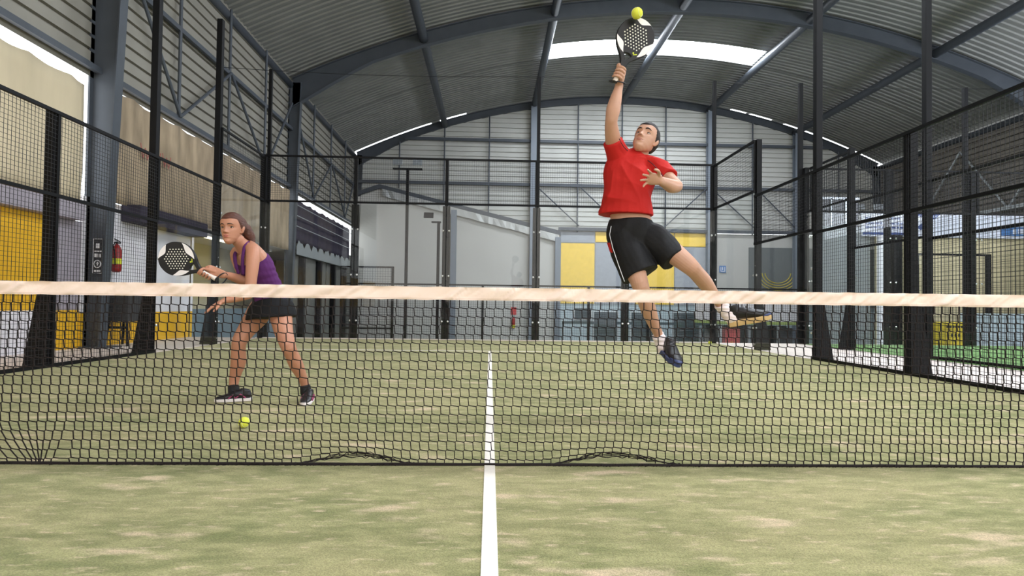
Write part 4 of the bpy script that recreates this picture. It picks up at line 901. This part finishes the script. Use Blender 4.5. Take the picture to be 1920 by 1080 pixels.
g = MB(); g.tube([A(1146, 424, 1.10), A(1143, 440, 1.09), A(1149, 465, 1.05), A(1160, 498, 1.0), A(1171, 528, .99)], .0022, 6); g.build('side_piping', mat('piping_white', (225, 225, 228), .7), man)
g = MB(); g.prism([A(1138.5, 455, 1.12), A(1144, 455, 1.085), A(1149, 474, 1.06), A(1144, 472, 1.09)], (0, .012, 0)); g.build('side_insert', shirt_m, man)
sock_m = mat('white_sock', (238, 224, 226), .85)
g = MB(); loft(g, [(A(1233, 628, 1.225), .043, .044), (A(1239, 640, 1.24), .044, .046), (A(1245, 655, 1.23), .046, .05)], sd, caps=(0, 1)); fuse(g, 'sock', sock_m, man, .004, 2, lambda c: .002*math.sin(c.z*220))
g = MB(); loft(g, [(A(1349, 569, 1.28), .043, .044), (A(1358, 580, 1.3), .047, .05), (A(1370, 595, 1.3), .048, .055)], (.5, -.3, .8), caps=(0, 1)); fuse(g, 'sock', sock_m, man, .004, 2, lambda c: .002*math.sin(c.z*220))
up_m = mat('shoe_black', (24, 22, 26), .45); blue_s = mat('shoe_sole_navy', (54, 66, 112), .5); tan_s = mat('shoe_sole_tan', (214, 180, 128), .6); lace_m = mat('lace_grey', (96, 92, 98), .7)
shoe(man, A(1240, 661, 1.28), A(1275, 694, .92), Vector((.25, -.55, .65)), up_m, blue_s, None, lace_m, L=.315, hs=1.15, toecap=blue_s)
shoe(man, A(1366, 612, 1.32), A(1434, 599, 1.22), Vector((-.12, -.25, .95)), up_m, tan_s, None, lace_m, L=.29, hs=1.5, toecap=blue_s)
wv = [R_wr+Vector((.040*math.cos(t)-.016, .036*math.sin(t)-.01, .012*math.cos(t)+.006)) for t in [2*PI*i/20 for i in range(20)]]
stp = []
for i in range(24):
    t = 2*PI*i/24; c = A(1157, 153, 1.03); stp.append(c+Vector((.052*math.cos(t), .042*math.sin(t), -.004+.012*math.sin(t)-.008*math.cos(t))))
racket(mb_, mt_, (.15, -1, .1), 'black and white padel racket raised high by the player in red', stp)
# ------------------------------------------------------------------ crouching woman
skin_w = mat('skin_woman', (182, 128, 102), .5, 0, .4, var=.04, vscale=9, sss=.12)
wo = empty('person', (-1.7, 1.75, 0), 'person in a purple tank top and black shorts crouching ready with a racket', 'person')
lv = Vector((.72, -.69, 0))
g = MB()
loft(g, [(A(506, 577, 1.8), .11, .09), (A(508, 570, 1.8), .140, .100), (A(503, 545, 1.77), .122, .098), (A(494, 524, 1.72), .116, .092), (A(481, 500, 1.67), .130, .105), (A(472, 482, 1.62), .142, .095), (A(465, 468, 1.6), .11, .07), (A(457, 462, 1.585), .07, .056), (A(450, 455, 1.55), .047, .048), (A(446, 450, 1.53), .045, .047)], lv)
LE = A(468, 548, 1.42); LW = A(420, 564, 1.33)
loft(g, [(A(466, 468, 1.58), .050, .048), (A(474, 468, 1.52), .051, .050), (A(474, 490, 1.46), .046, .046), (A(471, 522, 1.43), .039, .040), (LE, .036, .037), (A(460, 553, 1.40), .038, .036), (A(440, 559, 1.37), .032, .030), (LW, .023, .019)], lv)
RW = A(419, 515, 1.36)
loft(g, [(A(455, 473, 1.66), .05, .048), (A(443, 476, 1.70), .046, .046), (A(452, 508, 1.68), .038, .038), (A(466, 529, 1.62), .036, .036)], lv)
loft(g, [(A(466, 529, 1.62), .034, .036), (A(452, 525, 1.54), .036, .034), (A(436, 519, 1.45), .030, .028), (RW, .023, .019)], (0, 0, 1))
loft(g, [(A(491, 576, 1.85), .085, .088), (A(482, 592, 1.84), .088, .09), (A(465, 615, 1.79), .068, .07), (A(450, 638, 1.74), .053, .056), (A(447, 655, 1.75), .050, .053), (A(447, 678, 1.78), .055, .057), (A(441, 703, 1.80), .040, .042), (A(438, 722, 1.80), .032, .035), (A(439, 738, 1.79), .035, .038)], lv)
loft(g, [(A(523, 578, 1.74), .082, .084), (A(527, 595, 1.72), .080, .082), (A(532, 622, 1.66), .066, .068), (A(540, 648, 1.61), .053, .056), (A(546, 663, 1.64), .048, .051), (A(556, 685, 1.70), .048, .052), (A(566, 706, 1.76), .036, .038), (A(572, 722, 1.79), .030, .033), (A(574, 738, 1.79), .034, .036)], lv)
HW = Frame(A(435, 431, 1.5), (-.10, -.99, .03), (-.03, .03, .99), .98)
head(g, HW, True)
wb_, wt_ = A(405, 523, 1.33), A(303, 470, 1.28); wv_ = (wt_-wb_).normalized()
hpw = wb_+wv_*.07
grip(g, hpw, wv_, Vector((.2, .55, .55)), RW, r=.0165, fr=.0082, sgn=1)
openhand(g, LW, A(384, 583, 1.28)-LW, (0, 0, 1), Vector((-.2, -.1, -.9)), bends=(.12, .1, .12, .16), spread=(.10, .03, -.05, -.14), L=.92, thumb=1, wr=(.023, .019))
fuse(g, 'body', skin_w, wo, .003, 3)
hair_wm = mat('hair_woman', (84, 46, 32), .5, 0, .5, var=.25, vscale=30, bump=.8, bscale=90, stretch=(.3, .3, 3))
face(HW, wo, ('lips_woman', (176, 92, 86), .45), mat('hair_woman_dark', (44, 26, 20), .6), True)
hair_cap(HW, wo, hair_wm, lambda x, y, z: z-(.074 if y > .05 else (.074-(.05-y)*1.25 if y > .0 else max(-.06, .012+y*1.4))), rad=(.0835, .106, .1), c0=(0, -.012, .034))
g = MB(); loft(g, [(HW(.02, -.07, .05), .05, .045), (HW(.045, -.10, .02), .045, .042), (A(464, 436, 1.60), .042, .040), (A(470, 446, 1.61), .036, .034), (A(474, 453, 1.61), .018, .018)], HW.l); loft(g, [(HW(0, -.03, .082), .06, .05), (HW(.01, -.075, .055), .062, .05), (HW(.02, -.10, .02), .045, .04)], HW.l)
fuse(g, 'ponytail', hair_wm, wo, .005, 2, lambda c: .004*noise.noise(Vector((c.x*50, c.y*50, c.z*14))))
purp = mat('purple_top', (88, 42, 98), .8, 0, .2, bump=.2, bscale=40)
g = MB()
loft(g, [(A(507, 562, 1.79), .152, .118), (A(503, 546, 1.77), .136, .112), (A(494, 524, 1.72), .128, .104), (A(483, 504, 1.67), .140, .120), (A(478, 494, 1.65), .144, .116), (A(474, 487, 1.635), .148, .108)], lv, caps=(0, .2))
for q in ([A(456, 513, 1.50), A(455, 500, 1.49), A(455, 486, 1.485), A(456.5, 472, 1.495), A(459.5, 461, 1.53), A(465, 454, 1.585), A(475, 458, 1.67), A(486, 474, 1.75)], [A(447, 512, 1.535), A(443, 500, 1.53), A(440.5, 486, 1.57), A(441, 475, 1.63), A(447, 465, 1.68), A(460, 465, 1.74), A(476, 480, 1.78)]):
    loft(g, [(p, .020, .010) for p in q], lv, n=12)
fuse(g, 'tank_top', purp, wo, .005, 2, lambda c: .0028*math.sin((c.z*1.0-c.x*.3)*115+2*noise.noise(c*6))*(.4+abs(noise.noise(c*5)))*min(1, max(0, (1.10-c.z)*12)))
g = MB()
loft(g, [(A(507, 554, 1.79), .146, .118), (A(508, 566, 1.80), .166, .132), (A(509, 580, 1.785), .186, .172), (A(510, 597, 1.78), .200, .188)], lv, caps=(0, 0))
fuse(g, 'shorts', mat('black_skort', (22, 22, 24), .75, 0, .2), wo, .006, 2, lambda c: .005*noise.noise(c*9))
bsock = mat('black_sock', (24, 24, 26), .85)
for q in (((437, 722, 1.80), (439, 736, 1.79)), ((572, 722, 1.79), (574, 736, 1.79))):
    g = MB(); loft(g, [(A(*q[0]), .036, .039), (A(*q[1]), .042, .044)], lv, caps=(0, 1)); fuse(g, 'sock', bsock, wo, .004, 1)
wsole = mat('shoe_sole_white', (232, 224, 224), .6); mag = mat('shoe_magenta', (150, 58, 96), .6)
shoe(wo, (-1.845, 1.80, .014), (-2.12, 1.70, .014), (0, 0, 1), up_m, wsole, mag, up_m, L=.262)
shoe(wo, (-1.405, 1.83, .014), (-1.375, 1.56, .014), (0, 0, 1), up_m, wsole, mag, up_m, L=.262)
stp = []
for i in range(24):
    t = 2*PI*i/24; c = A(416, 521, 1.35); stp.append(c+Vector((.020*math.cos(t)+.018*math.sin(t), .030*math.sin(t), .040*math.cos(t)-.006)))
racket(wb_, wt_, (-.15, -1, .05), 'black and white padel racket held out by the player in purple', stp)
